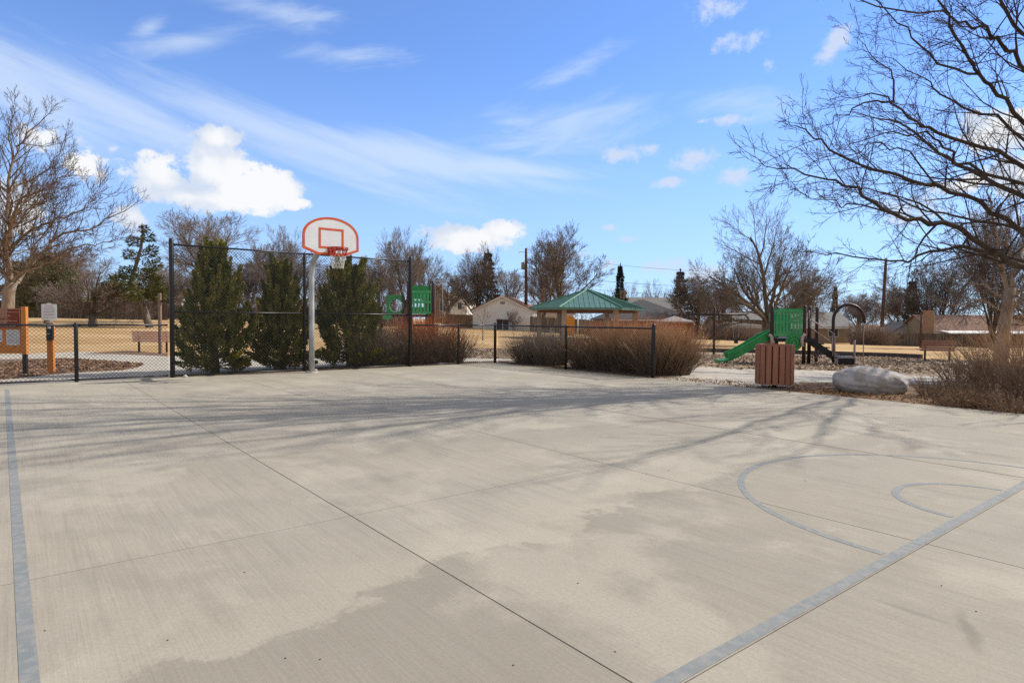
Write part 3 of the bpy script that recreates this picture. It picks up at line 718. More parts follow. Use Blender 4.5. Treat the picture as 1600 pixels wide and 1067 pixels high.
# steps and handrails
for dy in (.15, .95):
    b = MB(); a_, e_ = PP(1261, 530, dy), PP(1305, 559, dy); b.obox((a_+e_)/2, (e_-a_)/2, (0, .03, 0), (0, 0, .13)); B2(b, 'stringer', m_blk)
b = MB()
for i in range(5):
    q = (i+.5)/5; p = PP(1261+44*q, 528+29*q, .55); b.box(p.x-.13, p.y-.36, p.z-.02, p.x+.13, p.y+.36, p.z+.02)
B2(b, 'step', m_blk)
for dy in (.05, 1.05):
    b = MB(); b.tube([PP(1264.5, 485, dy), PP(1264.5, 497, dy), PP(1270, 501.5, dy), PP(1299, 518.5, dy), PP(1303, 522, dy), PP(1304.5, 528, dy), PP(1304.5, 566, dy)], .021, 8)
    b.tube([PP(1266, 498, dy), PP(1266, 511, dy), PP(1270, 514.5, dy), PP(1301, 536, dy)], .019, 8); b.tube([PP(1301, 523, dy), PP(1301, 556, dy)], .019, 8)
    B2(b, 'handrail', m_hand, smooth=True)
b = MB(); a_, e_ = PP(1305, 557.5, .1), PP(1334, 557.5, .1); b.box(a_.x, YP+.0, a_.z-.05, e_.x, YP+.7, a_.z); b.box(a_.x+.02, YP+.02, a_.z-.27, e_.x-.02, YP+.06, a_.z-.052); pf = B2(b, 'step_platform', m_blk)
b = MB(); z_ = a_.z; b.box(a_.x, YP-.03, z_-.045, e_.x, YP-.002, z_+.004); b.box(a_.x, YP-.03, z_-.30, e_.x, YP-.002, z_-.265)
for x in (a_.x, e_.x-.035): b.box(x, YP-.03, zp-.05, x+.035, YP-.002, z_-.3); b.box(x, YP-.03, z_-.264, x+.035, YP-.002, z_-.046)
B2(b, 'platform_frame', m_grey)
post(1335.5, 533, .3, r=.035, m=m_hand)
ar = [PP(1302, 566, .5), PP(1302, 540, .5), PP(1302, 502, .5)]
for i in range(1, 16): a = pi-pi*i/16; ar.append(PP(1326.2+24.2*cos(a), 501-25*sin(a), .5))
ar.append(PP(1350.5, 505, .5))
b = MB(); b.tube(ar, .055, 12); B2(b, 'arch', m_brown, smooth=True)
b = MB(); b.tube([PP(1350.5, 504, .5), PP(1349.5, 520, .5), PP(1348.5, 571, .5)], .016, 8); B2(b, 'arch_stay', m_hand, smooth=True)
b = MB(); 
for i in range(5): q = i/4; b.tube([PP(1266+14*q, 545+5*sin(q*9), .8), PP(1270+14*q, 560, .9)], .02, 6)
b.tube([PP(1264, 552, .8), PP(1290, 553, .9)], .02, 6); B2(b, 'net_climber', m_hand, smooth=True)

# swing frame behind the hedge
YS = 30.0; ps = at(1116.5, 554, YS); zs = zt(ps.x, YS)
sw = thing('swing_frame', 'dark T-shaped single-post swing frame on the playground', 'swing frame', (ps.x, YS, zs))
o2 = Vector((ps.x, YS, zs)); post(1116.5, 481, 0, r=.06, par=sw, o=o2, YY=YS)
b = MB(); b.tube([at(1072, 491.5, YS), at(1166, 491, YS)], .05, 10); B2(b, 'beam', m_brown, sw, True, o=o2)
b = MB(); b.tube([at(1144, 491, YS), at(1146, 528, YS)], .008, 4); b.tube([at(1155, 491, YS), at(1154, 528, YS)], .008, 4); sws = B2(b, 'chain', m_grey, sw, o=o2)
b = MB(); p = at(1150, 530, YS); b.tube([p+Vector((-.16, 0, .08)), p+Vector((-.08, 0, -.02)), p+Vector((.08, 0, -.02)), p+Vector((.16, 0, .08))], .045, 6); b.box(p.x-.07, p.y-.08, p.z-.2, p.x+.07, p.y+.08, p.z-.03); B2(b, 'seat', m_blk, sw, o=o2)

# second play structure behind the hedges (centre)
Y2 = 30.0; q0 = at(657, 500, Y2); z2 = zt(q0.x, Y2); o3 = Vector((q0.x, Y2, z2))
p2 = thing('play_structure', 'tall green-walled play tower rising behind the hedges beside the tall fence', 'play structure', o3)
def Q(x, y, dy=0.0): return at(x, y, Y2+dy)
for x, y_, dy, r in ((593, 457, .6, .06), (629.5, 462, 0, .06), (637.5, 440, 0, .06), (642.5, 447, 1.2, .06), (676.5, 440, 0, .065), (672, 447, 1.2, .06)): post(x, y_, dy, r=r, par=p2, o=o3, YY=Y2)
a_, e_ = Q(641, 454), Q(674, 490.5); b = MB(); W_ = e_.x-a_.x; H_ = a_.z-e_.z
b.box(a_.x, Y2-.03, a_.z-H_*.12, e_.x, Y2+.03, a_.z); b.box(a_.x, Y2-.03, e_.z, e_.x, Y2+.03, e_.z+H_*.10); b.box(a_.x, Y2-.03, e_.z+H_*.45, e_.x, Y2+.03, e_.z+H_*.56)
for i in range(7):
    x = a_.x+W_*i/6.0; x0 = max(a_.x, x-W_*.045); x1 = min(e_.x, x+W_*.045); b.box(x0, Y2-.026, e_.z+H_*.10+.001, x1, Y2+.026, e_.z+H_*.45-.001); b.box(x0, Y2-.026, e_.z+H_*.56+.001, x1, Y2+.026, a_.z-H_*.12-.001)
B2(b, 'slatted_panel', m_green2, p2, o=o3, bevel=.01)
b = MB(); a_, e_ = Q(643.5, 446.5, 1.15), Q(673.5, 491, 1.15); b.box(a_.x, a_.y, a_.z-.65, e_.x, a_.y+.05, a_.z); b.box(a_.x, a_.y, e_.z, e_.x, a_.y+.05, e_.z+.35); B2(b, 'rear_panel', m_green, p2, o=o3)
b = MB(); a_, e_ = Q(603, 491.5), Q(676, 491.5); b.box(a_.x, Y2+.05, e_.z-.12, e_.x, Y2+1.15, e_.z); B2(b, 'deck', m_blk, p2, o=o3)
a_, e_ = Q(604, 461), Q(629, 490.5); cx_, cz_ = (a_.x+e_.x)/2+.08, (a_.z+e_.z)/2-.06; R_ = .31; b = MB(); n = 40
def edgept(a):
    dx, dz = cos(a), sin(a); t_ = 9
    if dx > 1e-6: t_ = min(t_, (e_.x-cx_)/dx)
    if dx < -1e-6: t_ = min(t_, (a_.x-cx_)/dx)
    if dz > 1e-6: t_ = min(t_, (a_.z-cz_)/dz)
    if dz < -1e-6: t_ = min(t_, (e_.z-cz_)/dz)
    return Vector((cx_+dx*t_, Y2-.02, cz_+dz*t_))
for i in range(n):
    a, a2 = 2*pi*i/n, 2*pi*(i+1)/n; b.prism([Vector((cx_+cos(a)*R_, Y2-.02, cz_+sin(a)*R_)), edgept(a), edgept(a2), Vector((cx_+cos(a2)*R_, Y2-.02, cz_+sin(a2)*R_))], (0, .04, 0))
B2(b, 'porthole_panel', m_green, p2, o=o3)
b = MB(); b.tube([(cx_+cos(2*pi*i/28)*.33, Y2-.035, cz_+sin(2*pi*i/28)*.33) for i in range(29)], .03, 6, cap=False); B2(b, 'porthole_ring', m_green2, p2, True, o=o3)
b = MB(); a_ = Q(600, 491); b.obox(Q(606, 495), (.2, 0, 0), (0, .25, 0), (0, 0, .12)); B2(b, 'slide_entry', m_green2, p2, o=o3)
b = MB(); b.tube([Q(680, 492), Q(680, 442), Q(682, 440), Q(689, 440), Q(691.5, 443), Q(691.5, 512)], .018, 8)
b.tube([Q(688, 497), Q(687, 491), Q(690, 488), Q(694, 489), Q(695, 494), Q(693, 497)], .016, 6, cap=False); B2(b, 'handrail', m_hand, p2, True, o=o3)
# playground border timbers
m_bord = mat('dark_border_timber', (.10, .09, .085), (.06, .052, .05), scale=6, rough=.9)
b = MB(); pts = [GP(x, y_) for x, y_ in ((1060, 549), (1100, 549.3), (1200, 551.3), (1300, 554.3), (1400, 557.8), (1440, 560))]
for p, q in zip(pts, pts[1:]): 
    dv = (q-p); b.obox((p+q)/2+Vector((0, 0, .07)), dv/2*.998, Vector((-dv.y, dv.x, 0)).normalized()*.06, (0, 0, .12))
tag(b.build('playground_border', m_bord), 'low dark timber border between the playground chips and the tan lawn', 'border')

# slim brown post left
pq = GP(250.5, 552.5); t = thing('steel_post', 'slim brown post with a short side arm behind the low left fence', 'post', pq)
hp = at(250.5, 458, pq.y).z-pq.z; m_bp = mat('brown_painted_post', (.23, .15, .12), (.17, .11, .09), scale=9, rough=.6)
b = MB(); b.box(-.052, -.052, -.1, .052, .052, hp); b.build('post', m_bp, t, bevel=.01)
b = MB(); b.box(.053, -.04, hp-.36, .42, .04, hp-.27); b.box(.3, -.06, hp-.42, .46, .06, hp-.2); b.build('arm', m_brown, t, bevel=.01)

# ------------------------------------------------------------------ bare trees
m_bark = mat('grey_brown_bark', (.20, .16, .13), (.11, .088, .07), scale=6, detail=9, rough=.95, bump=1, bscale=22, stretch=(1, 1, .25), spec=.1)
m_bark_l = mat('pale_bark', (.33, .255, .20), (.19, .14, .105), scale=6, detail=9, rough=.95, bump=1, bscale=22, stretch=(1, 1, .25), spec=.1)
m_bark_d = mat('dark_bark', (.060, .048, .042), (.10, .078, .064), scale=6, detail=9, rough=.95, bump=1, bscale=22, stretch=(1, 1, .25), spec=.1)
m_twig = mat('brown_twigs', (.20, .16, .135), (.13, .105, .09), scale=.8, rough=.95, spec=.05)
m_twig_r = mat('reddish_twigs', (.31, .245, .215), (.215, .17, .15), scale=.6, rough=.95, spec=.05)
m_twig_g = mat('grey_twigs', (.30, .25, .215), (.20, .165, .14), scale=.6, rough=.95, spec=.05)
m_twig_d = mat('dark_twigs', (.070, .052, .044), (.11, .08, .066), scale=.9, rough=.95, spec=.05)
R_ = random.Random
def rv(g): return Vector((g.gauss(0, 1), g.gauss(0, 1), g.gauss(0, 1)))
def branch(mt, mc, g, p, d, L, r, lvl, P):
    """grow one branch and its children. P: dict(max, n=[children], ang, up, wig, ratio, rmin)"""
    n = 6 if lvl <= 1 else (4 if lvl == 2 else 3); pts = [p.copy()]; d = d.normalized()
    upk = P['up'][min(lvl, len(P['up'])-1)]; st = L/n; rr = [r]; rend = max(P['rmin'], r*.30)
    for i in range(n):
        d = (d+rv(g)*P['wig']+Vector((0, 0, upk))*(.5+i/n)).normalized(); p = p+d*st; pts.append(p)
        rr.append(max(P['rmin'], r+(rend-r)*(i+1)/n))
    if lvl >= P['max']: rr[-1] *= .5
    (mt if lvl <= P.get('tl', 1) else mc).tube(pts, rr, 7 if lvl == 0 else (5 if lvl == 1 else (4 if lvl == 2 and r > .02 else 3)), cap=(lvl <= 1))
    if lvl >= P['max']: return
    kids(mt, mc, g, pts, rr, L, lvl, P)
def kids(mt, mc, g, pts, rr, L, lvl, P, t0=.22, count=None):
    nc = count or P['n'][min(lvl, len(P['n'])-1)]; n = len(pts)-1; side = g.random()*6.28
    for k in range(nc):
        t = t0+(1-t0)*(k+g.random()*.8)/nc; t = min(t, 1.0)
        f = t*n; i = min(int(f), n-1); q = pts[i].lerp(pts[i+1], f-i); r = rr[i]+(rr[i+1]-rr[i])*(f-i); dd = (pts[i+1]-pts[i]).normalized()
        side += 2.4+g.uniform(-.5, .5); a = dd.orthogonal().normalized(); b_ = dd.cross(a); ang = P['ang']*g.uniform(.7, 1.3)
        if k == nc-1: ang *= .4
        e = dd*cos(ang)+(a*cos(side)+b_*sin(side))*sin(ang)
        Lc = L*P['ratio']*g.uniform(.65, 1.25)*(1.15-.55*t)
        branch(mt, mc, g, q, e, Lc, max(P['rmin'], r*g.uniform(.36, .58)), lvl+1, P)
def tree_meshes(seed, H, Rr, trunk_h, r0, nl, P, lean=(0, 0)):
    g = R_(seed); mt, mc = MB(), MB()
    pts = [Vector((0, 0, -.3)), Vector((0, 0, 0)), Vector((lean[0]*.3, lean[1]*.3, trunk_h*.5)), Vector((lean[0], lean[1], trunk_h))]
    mt.tube(pts, [r0*1.5, r0*1.25, r0, r0*.9], 10); top = pts[-1]
    for k in range(nl):
        a = 2*pi*(k*.618+g.random()*.1); tilt = g.uniform(*P.get('tilt', (.15, 1.0))) if k else .05
        d = Vector((cos(a)*sin(tilt), sin(a)*sin(tilt), cos(tilt)))
        L = (H-trunk_h)*g.uniform(.85, 1.05)/(1 if tilt < .6 else 1.1)
        sc = sqrt((sin(tilt)*Rr/(H-trunk_h))**2+cos(tilt)**2)
        d = Vector((d.x*Rr/(H-trunk_h)*1.1, d.y*Rr/(H-trunk_h)*1.1, d.z)).normalized()
        branch(mt, mc, g, top-Vector((0, 0, g.random()*trunk_h*.25)), d, L*.74*max(.8, sc), r0*g.uniform(.34, .52), 0, P)
    return mt, mc
def TM(seed, H, Rr, th, r0, nl, P, lean=(0, 0)):
    mt, mc = tree_meshes(seed, H, Rr, th, r0, nl, P, lean)
    z = max((v[2] for v in mc.v), default=H); q = sorted(abs(v[0]) for v in mc.v); rad = q[int(len(q)*.985)]
    return mt, mc, z, rad
PV = dict(max=4, n=[8, 7, 6, 4], ang=.56, up=[.05, .06, .07, .07], wig=.11, ratio=.58, rmin=.0075)
PD = dict(max=4, n=[9, 8, 7, 5], ang=.60, up=[.07, .09, .10, .10], wig=.13, ratio=.57, rmin=.0075)
PS = dict(tilt=(.25, 1.4), max=4, n=[8, 7, 6, 4], ang=.60, up=[.04, .05, .06, .07], wig=.11, ratio=.58, rmin=.0075)
PROTO = {}
def proto(name, *a):
    PROTO[name] = TM(*a)
proto('vase', 11, 12, 6, 3.0, .34, 6, PV); proto('dense', 12, 10, 4, 2.2, .30, 7, PD); proto('spread', 13, 11, 7.5, 2.0, .44, 11, PS)
proto('multi', 14, 9, 4.2, .5, .22, 9, PV); proto('oval', 15, 11, 4.2, 2.4, .28, 7, dict(PV, ang=.5, up=[.1, .1, .1, .1]))
MESHC = {}
def get_mesh(key, mb, m):
    if key not in MESHC:
        me = bpy.data.meshes.new(key[0]); me.from_pydata(mb.v, [], mb.f); me.materials.append(m); me.polygons.foreach_set('use_smooth', [True]*len(me.polygons)); me.update(); MESHC[key] = me
    return MESHC[key]
def tree(px, Y, ytop, hw, kind, label, rz=0, bark=m_bark, twig=m_twig, group='bare trees around the park', X=None, name='bare_tree', z=None):
    p = ground(px, Y) if X is None else Vector((X, Y, zt(X, Y))); p.z -= .1
    mt, mc, H, rad = PROTO[kind]; ht = at(px, ytop, Y).z-p.z if z is None else z; s = ht/H; w = hw*Y/FPX/rad
    t = thing(name, label, 'tree', p, rz, group); t.scale = (w, w, s)
    for nm, mb, m in (('trunk', mt, bark), ('crown', mc, twig)):
        o = bpy.data.objects.new(nm, get_mesh((nm, kind, m.name), mb, m)); COL.objects.link(o); o.parent = t
    return t
for a in [
    (338, 62, 322, 78, 'vase', 'tall rounded bare tree rising behind the left juniper', 0.3, m_bark, m_twig_g),
    (425, 75, 350, 48, 'oval', 'slender bare tree between the left and middle juniper tops', 1.3, m_bark, m_twig_g),
    (388, 80, 402, 62, 'dense', 'low reddish bare tree behind the fence, under the tall rounded tree', 2.0, m_bark, m_twig_r),
    (468, 84, 385, 60, 'dense', 'bushy reddish bare tree behind the basketball pole', 3.1, m_bark, m_twig_r),
    (634, 60, 349, 44, 'oval', 'forked bare tree right above the tall right fence post', 4.2, m_bark_d, m_twig_g),
    (590, 86, 398, 56, 'dense', 'hazy reddish bare tree just right of the right juniper', 5.0, m_bark, m_twig_r),
    (668, 76, 392, 36, 'vase', 'leaning bare tree above the green play tower', .9, m_bark, m_twig),
    (748, 80, 378, 50, 'multi', 'dense many-stemmed bare tree left of the pale garage', 1.7, m_bark_d, m_twig),
    (876, 80, 343, 66, 'oval', 'large dense bare tree behind the green-roofed pavilion', 2.9, m_bark, m_twig),
    (850, 92, 400, 40, 'dense', 'smaller bare tree beside the utility pole with transformer', .2, m_bark, m_twig_r),
    (985, 118, 436, 26, 'spread', 'small distant bare tree right of the dark spruce', .6, m_bark, m_twig_g),
    (1022, 112, 432, 30, 'spread', 'gnarled distant bare tree over the dark hip roof', 1.6, m_bark, m_twig_g),
    (1200, 53, 303, 104, 'spread', 'big spreading bare tree behind the green play panel', 2.5, m_bark, m_twig),
    (1090, 84, 425, 44, 'dense', 'dense bare tree left of the big spreading tree', 3.5, m_bark_d, m_twig),
    (1128, 92, 432, 40, 'dense', 'thin reddish bare tree behind the swing frame', 4.5, m_bark, m_twig_r),
    (1265, 108, 425, 50, 'vase', 'grey bare tree rising behind the grey-roofed house', 5.5, m_bark, m_twig_g),
    (1340, 115, 452, 40, 'dense', 'low bare tree left of the tall brown utility pole', .4, m_bark, m_twig_r),
    (1405, 120, 440, 40, 'dense', 'low bare tree right of the tall brown utility pole', 1.4, m_bark, m_twig_r),
    (1468, 108, 385, 76, 'multi', 'wide many-stemmed bare tree behind the brick chimney', 2.4, m_bark_d, m_twig),
    (1552, 62, 300, 74, 'multi', 'dark many-stemmed bare tree left of the thick pale trunk', 3.4, m_bark_d, m_twig),
    (1640, 80, 340, 80, 'spread', 'bare tree at the right edge over the brown roof', 4.4, m_bark, m_twig),
    (145, 50, 392, 66, 'spread', 'bare tree with a grey trunk on the lawn beside the leaning pine', 5.4, m_bark, m_twig_r),
    (245, 92, 408, 44, 'dense', 'hazy bare tree just left of the tall fence post', .7, m_bark, m_twig_r),
    (95, 84, 380, 60, 'dense', 'reddish bare tree behind the grey juniper mass', 1.9, m_bark, m_twig_r),
    (-60, 60, 300, 120, 'spread', 'wide bare tree partly outside the left edge', 2.9, m_bark, m_twig),
    (700, 110, 420, 44, 'vase', 'faint bare tree above the white gabled house', 3.9, m_bark, m_twig_g),
    (795, 100, 415, 38, 'vase', 'faint bare tree behind the peak of the pale garage', 4.9, m_bark, m_twig_r),
    (300, 90, 415, 48, 'dense', 'hazy bare tree behind the left juniper', 5.9, m_bark, m_twig_g),
    (530, 95, 405, 50, 'dense', 'hazy bare tree behind the right juniper', .1, m_bark, m_twig_g)]:
    tree(*a)
# young staked tree on the lawn
PROTO['young'] = TM(31, 3, 1.0, 1.4, .035, 4, dict(PV, max=2, n=[4, 4, 3], rmin=.008))
py_ = GP(754.5, 531); tree(754.5, py_.y, 476, 14, 'young', 'thin young tree standing alone on the tan lawn before the garage', 0, m_bark_l, m_twig_g, name='young_tree', group=None)
PROTO['shrubby'] = TM(33, 3, 1.6, .1, .05, 9, dict(PV, max=3, n=[5, 5, 4], rmin=.012))
tree(803, 74.5, 482, 12, 'shrubby', 'small bare shrub against the pale garage wall', 0, m_bark, m_twig_r, name='bare_shrub', group=None)

# hand-laid trees ----------------------------------------------------
def smooth_path(pts, g, wob=.05, sub=3):
    out = []
    n = len(pts)
    for i in range(n-1):
        p0, p1, p2, p3 = pts[max(i-1, 0)], pts[i], pts[i+1], pts[min(i+2, n-1)]
        for s in range(sub):
            t = s/sub
            out.append(.5*((2*p1)+(p2-p0)*t+(2*p0-5*p1+4*p2-p3)*t*t+(3*p1-p0-3*p2+p3)*t**3)+rv(g)*wob*(1 if (i or s) else 0))
    out.append(pts[-1]); return out
def limb(mt, mc, g, pts, ra, rb, P, per_m=1.6, L=2.4, t0=.1, k=7, lvl=1):
    pts = smooth_path(pts, g, P.get('lw', .04)); n = len(pts); rr = [ra+(rb-ra)*(i/(n-1))**.8 for i in range(n)]
    mt.tube(pts, rr, k)
    ln = sum((pts[i+1]-pts[i]).length for i in range(n-1))
    kids(mt, mc, g, pts, rr, L/P['ratio'], lvl, P, t0=t0, count=max(3, int(ln*per_m)))
    branch(mt, mc, g, pts[-1], pts[-1]-pts[-2], L*.7, rb, lvl+1, P)
# left elm
g = R_(71); mt, mc = MB(), MB(); YT = 35
P1 = dict(max=4, n=[6, 7, 6, 5], ang=.62, up=[.05, .10, .14, .13], wig=.12, ratio=.5, rmin=.007, lw=.06)
base = ground(11, YT)
E1 = lambda x, y, dy=0: at(x, y, YT+dy)
mt.tube([base-Vector((0, 0, .3)), base, E1(12, 487), E1(14, 455), E1(18, 440)], [.46, .38, .31, .28, .29], 12)
for pts, ra, rb, L in [
    ([(18, 442), (45, 418, 1), (65, 395, 1.5), (80, 378, 2), (110, 362, 2), (140, 361, 2.5), (165, 345, 2.5), (195, 330, 3)], .17, .03, 2.1),
    ([(17, 442), (14, 400), (13, 350), (12, 300), (20, 250), (35, 220), (66, 188, -1)], .20, .03, 2.2),
    ([(14, 352), (30, 320, -1), (55, 300, -1.5), (85, 290, -2), (108, 262, -2)], .10, .025, 2.0),
    ([(13, 300), (40, 285, 1), (75, 262, 2), (98, 225, 2)], .09, .02, 1.8),
    ([(16, 442), (-15, 400), (-50, 360, 1), (-100, 320, 2)], .17, .04, 2.2), ([(12, 300), (-20, 260), (-40, 200, 1)], .10, .03, 2),
    ([(20, 250), (14, 215), (20, 172)], .07, .02, 1.6),
    ([(14, 390), (40, 368, -1), (70, 350, -2), (105, 340, -3), (135, 322, -3), (152, 300, -3)], .11, .02, 2.0),
    ([(18, 440), (40, 425, -2), (70, 412, -3), (105, 400, -4), (135, 405, -5)], .10, .02, 1.7),
    ([(65, 396, 1.5), (95, 395, 1), (125, 385, .5), (160, 380, 0), (190, 372, 0)], .08, .02, 1.7),
    ([(16, 430), (10, 380, -3), (30, 330, -5), (60, 300, -6)], .13, .03, 2.2), ([(16, 420), (0, 380, 4), (40, 330, 6), (70, 310, 7), (90, 270, 7)], .12, .03, 2.2),
    ([(45, 418, 1), (50, 390, -1), (75, 360, -2), (90, 320, -3)], .08, .02, 1.8)]:
    limb(mt, mc, g, [E1(*p) for p in pts], ra*.8, rb*.7, P1, per_m=3.3, L=L)
t = thing('bare_tree', 'large bare elm with pale trunk at the left edge behind the notice board', 'tree', base, 0, 'bare trees around the park')
mt.v = [(a-base.x, b_-base.y, c-base.z) for a, b_, c in mt.v]; mc.v = [(a-base.x, b_-base.y, c-base.z) for a, b_, c in mc.v]
mt.build('trunk', m_bark_l, t, smooth=True); mc.build('crown', mat('elm_twigs', (.15, .105, .075), (.10, .07, .05), scale=.8, rough=.95, spec=.05), t, smooth=True)
# near tree reaching in from the right
g = R_(19); mt, mc = MB(), MB()
TB = Vector((15.2, 16.6, -.15)); P2 = dict(max=4, n=[5, 6, 5, 5], ang=.62, up=[.02, .03, .04, .04], wig=.15, ratio=.47, rmin=.0038, lw=.05, tl=1)
def YB_(x, a=0.0): return 16.3-(1600-x)*.0078+a
def LP(lst, a=0.0, tilt=0.0):
    out = []
    for q in lst:
        x, y = q[:2]; Y = YB_(x, a+tilt*(1600-x)/400) if x <= 1700 else 16.5; out.append(at(x, y, Y))
    return out
F0_ = TB+Vector((0, 0, 2.3))
mt.tube([TB-Vector((0, 0, .3)), TB+Vector((0, 0, .1)), TB+Vector((-.05, 0, 1.2)), F0_], [.48, .40, .34, .36], 12)
up1 = TB+Vector((-.3, -.2, 4.2)); up2 = TB+Vector((.1, .2, 6.4)); up3 = TB+Vector((-.2, 0, 10.0))
mt.tube(smooth_path([F0_-Vector((0, 0, .3)), up1, up2, up3, up3+Vector((.3, .2, 3.4))], g, .03), [.24-.015*i for i in range(13)], 8)
L2 = [
 ([F0_, (1600, 366), (1531, 319), (1466, 293), (1410, 278), (1341, 254), (1285, 224), (1250, 200)], .14, .022, 1.7, 0, 0),
 ([F0_, (1600, 422), (1548, 384), (1471, 347), (1428, 345), (1384, 330), (1333, 297), (1290, 276), (1215, 264)], .17, .02, 1.7, -.4, -1.5),
 ([up1, (1600, 259), (1531, 233), (1466, 207), (1428, 190), (1397, 159), (1350, 150)], .13, .025, 1.6, .3, 1),
 ([up1, (1600, 289), (1531, 267), (1488, 241), (1457, 215), (1397, 211), (1330, 224)], .10, .015, 1.5, -.5, -1),
 ([up1, (1640, 240), (1600, 190), (1557, 147), (1531, 116), (1514, 86), (1488, 39), (1470, -20)], .13, .04, 1.7, 0, 0),
 ([(1531, 116), (1470, 99), (1428, 60), (1393, 22), (1360, -10)], .06, .015, 1.4, 0, 0),
 ([up1, (1600, 220), (1531, 177), (1470, 151), (1440, 125), (1380, 88)], .10, .012, 1.5, .8, 1.5),
 ([up2, (1640, 90), (1600, 52), (1557, 0), (1520, -60)], .13, .05, 1.8, 0, 0),
 ([up2, (1600, 103), (1557, 65), (1531, 43), (1497, 30), (1402, 17), (1320, -5)], .11, .018, 1.6, -.5, -1),
 ([F0_, (1600, 407), (1522, 388), (1471, 390), (1419, 405), (1376, 407), (1307, 398), (1262, 392)], .12, .015, 1.3, .8, 1),
 ([F0_, (1600, 358), (1522, 343), (1445, 328), (1376, 302), (1320, 296)], .10, .015, 1.4, 1.4, 2),
 ([(1384, 330), (1340, 322), (1300, 318), (1250, 300)], .04, .01, 1.0, -.4, -1.2),
 ([(1466, 293), (1420, 240), (1380, 225), (1330, 240), (1290, 250)], .045, .01, 1.1, 0, 0),
 ([(1397, 159), (1350, 165), (1310, 185), (1280, 200)], .05, .01, 1.0, .3, 1), ([(1397, 159), (1395, 120), (1370, 95), (1340, 60)], .05, .01, 1.1, .3, 1)]
for pts, ra, rb, L, a_, tl in L2:
    P3_ = [q if isinstance(q, Vector) else LP([q], a_, tl)[0] for q in pts]
    limb(mt, mc, g, P3_, ra*.55, rb*.55, P2, per_m=2.6, L=L, t0=.12)
# limbs above and beyond the frame, their shadows fall across the court
for d, s, L, r in [((-.86, -.44, .28), up3, 8.0, .085), ((-.76, -.58, .22), up3, 6.0, .075), ((-.92, -.28, .2), up3, 8.5, .085), ((-.96, -.12, .28), up3, 9, .08), ((-.84, -.48, .3), up3, 8, .075), ((-.9, -.2, .45), up3, 10, .075),
                   ((-.9, -.36, .25), up3, 9.5, .075), ((-.75, -.35, .6), up3, 8, .07), ((-.5, -.85, .3), up2, 7, .04), ((.1, -1, .12), up1, 6, .045), ((-.22, -.95, .06), up1, 6.5, .045), ((-.35, -.9, .5), up2, 6, .035), ((-.84, -.5, .26), up3, 7.5, .075),
                   ((.7, .2, .6), up1, 7.5, .12), ((.4, .8, .6), up1, 7, .11), ((-.1, .6, .9), up3, 6, .08), ((-.3, .85, .4), up1, 7.5, .09)]:
    d = Vector(d).normalized(); pts = [s]; q = s
    for i in range(5): d = (d+rv(g)*.07+Vector((0, 0, .015))).normalized(); q = q+d*L/5; pts.append(q)
    limb(mt, mc, g, pts, r, .028, dict(P2, rmin=.007, max=4, n=[5, 5, 4, 3]), per_m=2.3, L=2.6, t0=.14)
t = thing('bare_tree', 'large dark bare tree whose branches reach in from the right over the playground', 'tree', TB, 0, 'bare trees around the park')
mt.v = [(a-TB.x, b_-TB.y, c-TB.z) for a, b_, c in mt.v]; mc.v = [(a-TB.x, b_-TB.y, c-TB.z) for a, b_, c in mc.v]
mt.build('trunk', m_bark_d, t, smooth=True); mc.build('crown', m_twig_d, t, smooth=True)
# thick pale trunk behind the right shrubs
g = R_(29); mt, mc = MB(), MB(); YT = 27.0
P4 = dict(P1, up=[.06, .08, .1, .1], rmin=.008); bs = ground(1566, YT); E4 = lambda x, y, dy=0: at(x, y, YT+dy)
mt.tube([bs-Vector((0, 0, .3)), bs, E4(1568, 520), E4(1574, 480), E4(1579, 450)], [.34, .27, .23, .21, .21], 12)
for pts, ra, rb, L in [([(1579, 452), (1590, 420), (1600, 380, 1), (1612, 330, 1)], .15, .04, 1.9), ([(1578, 456), (1566, 420), (1556, 380, -1), (1550, 330, -1), (1545, 290)], .14, .03, 1.9),
    ([(1578, 478), (1600, 462), (1640, 440)], .10, .04, 1.6), ([(1576, 470), (1545, 452, 1), (1515, 440, 1.5), (1480, 436, 2), (1450, 425, 2)], .07, .015, 1.4),
    ([(1566, 420), (1540, 395, 1), (1515, 370, 2), (1490, 355, 2)], .07, .02, 1.5), ([(1590, 420), (1575, 380, -1), (1560, 345, -2)], .07, .02, 1.5),
    ([(1577, 465), (1610, 450, -1), (1650, 400, -2)], .09, .02, 1.5), ([(1574, 486), (1530, 470, -1), (1500, 478, -1.5), (1465, 470, -2)], .055, .012, 1.1)]:
    limb(mt, mc, g, [E4(*p) for p in pts], ra*.85, rb*.7, P4, per_m=2.2, L=L)
t = thing('bare_tree', 'bare tree with a thick pale trunk right of the brown bench', 'tree', bs, 0, 'bare trees around the park')
mt.v = [(a-bs.x, b_-bs.y, c-bs.z) for a, b_, c in mt.v]; mc.v = [(a-bs.x, b_-bs.y, c-bs.z) for a, b_, c in mc.v]
mt.build('trunk', m_bark_l, t, smooth=True); mc.build('crown', m_twig, t, smooth=True)

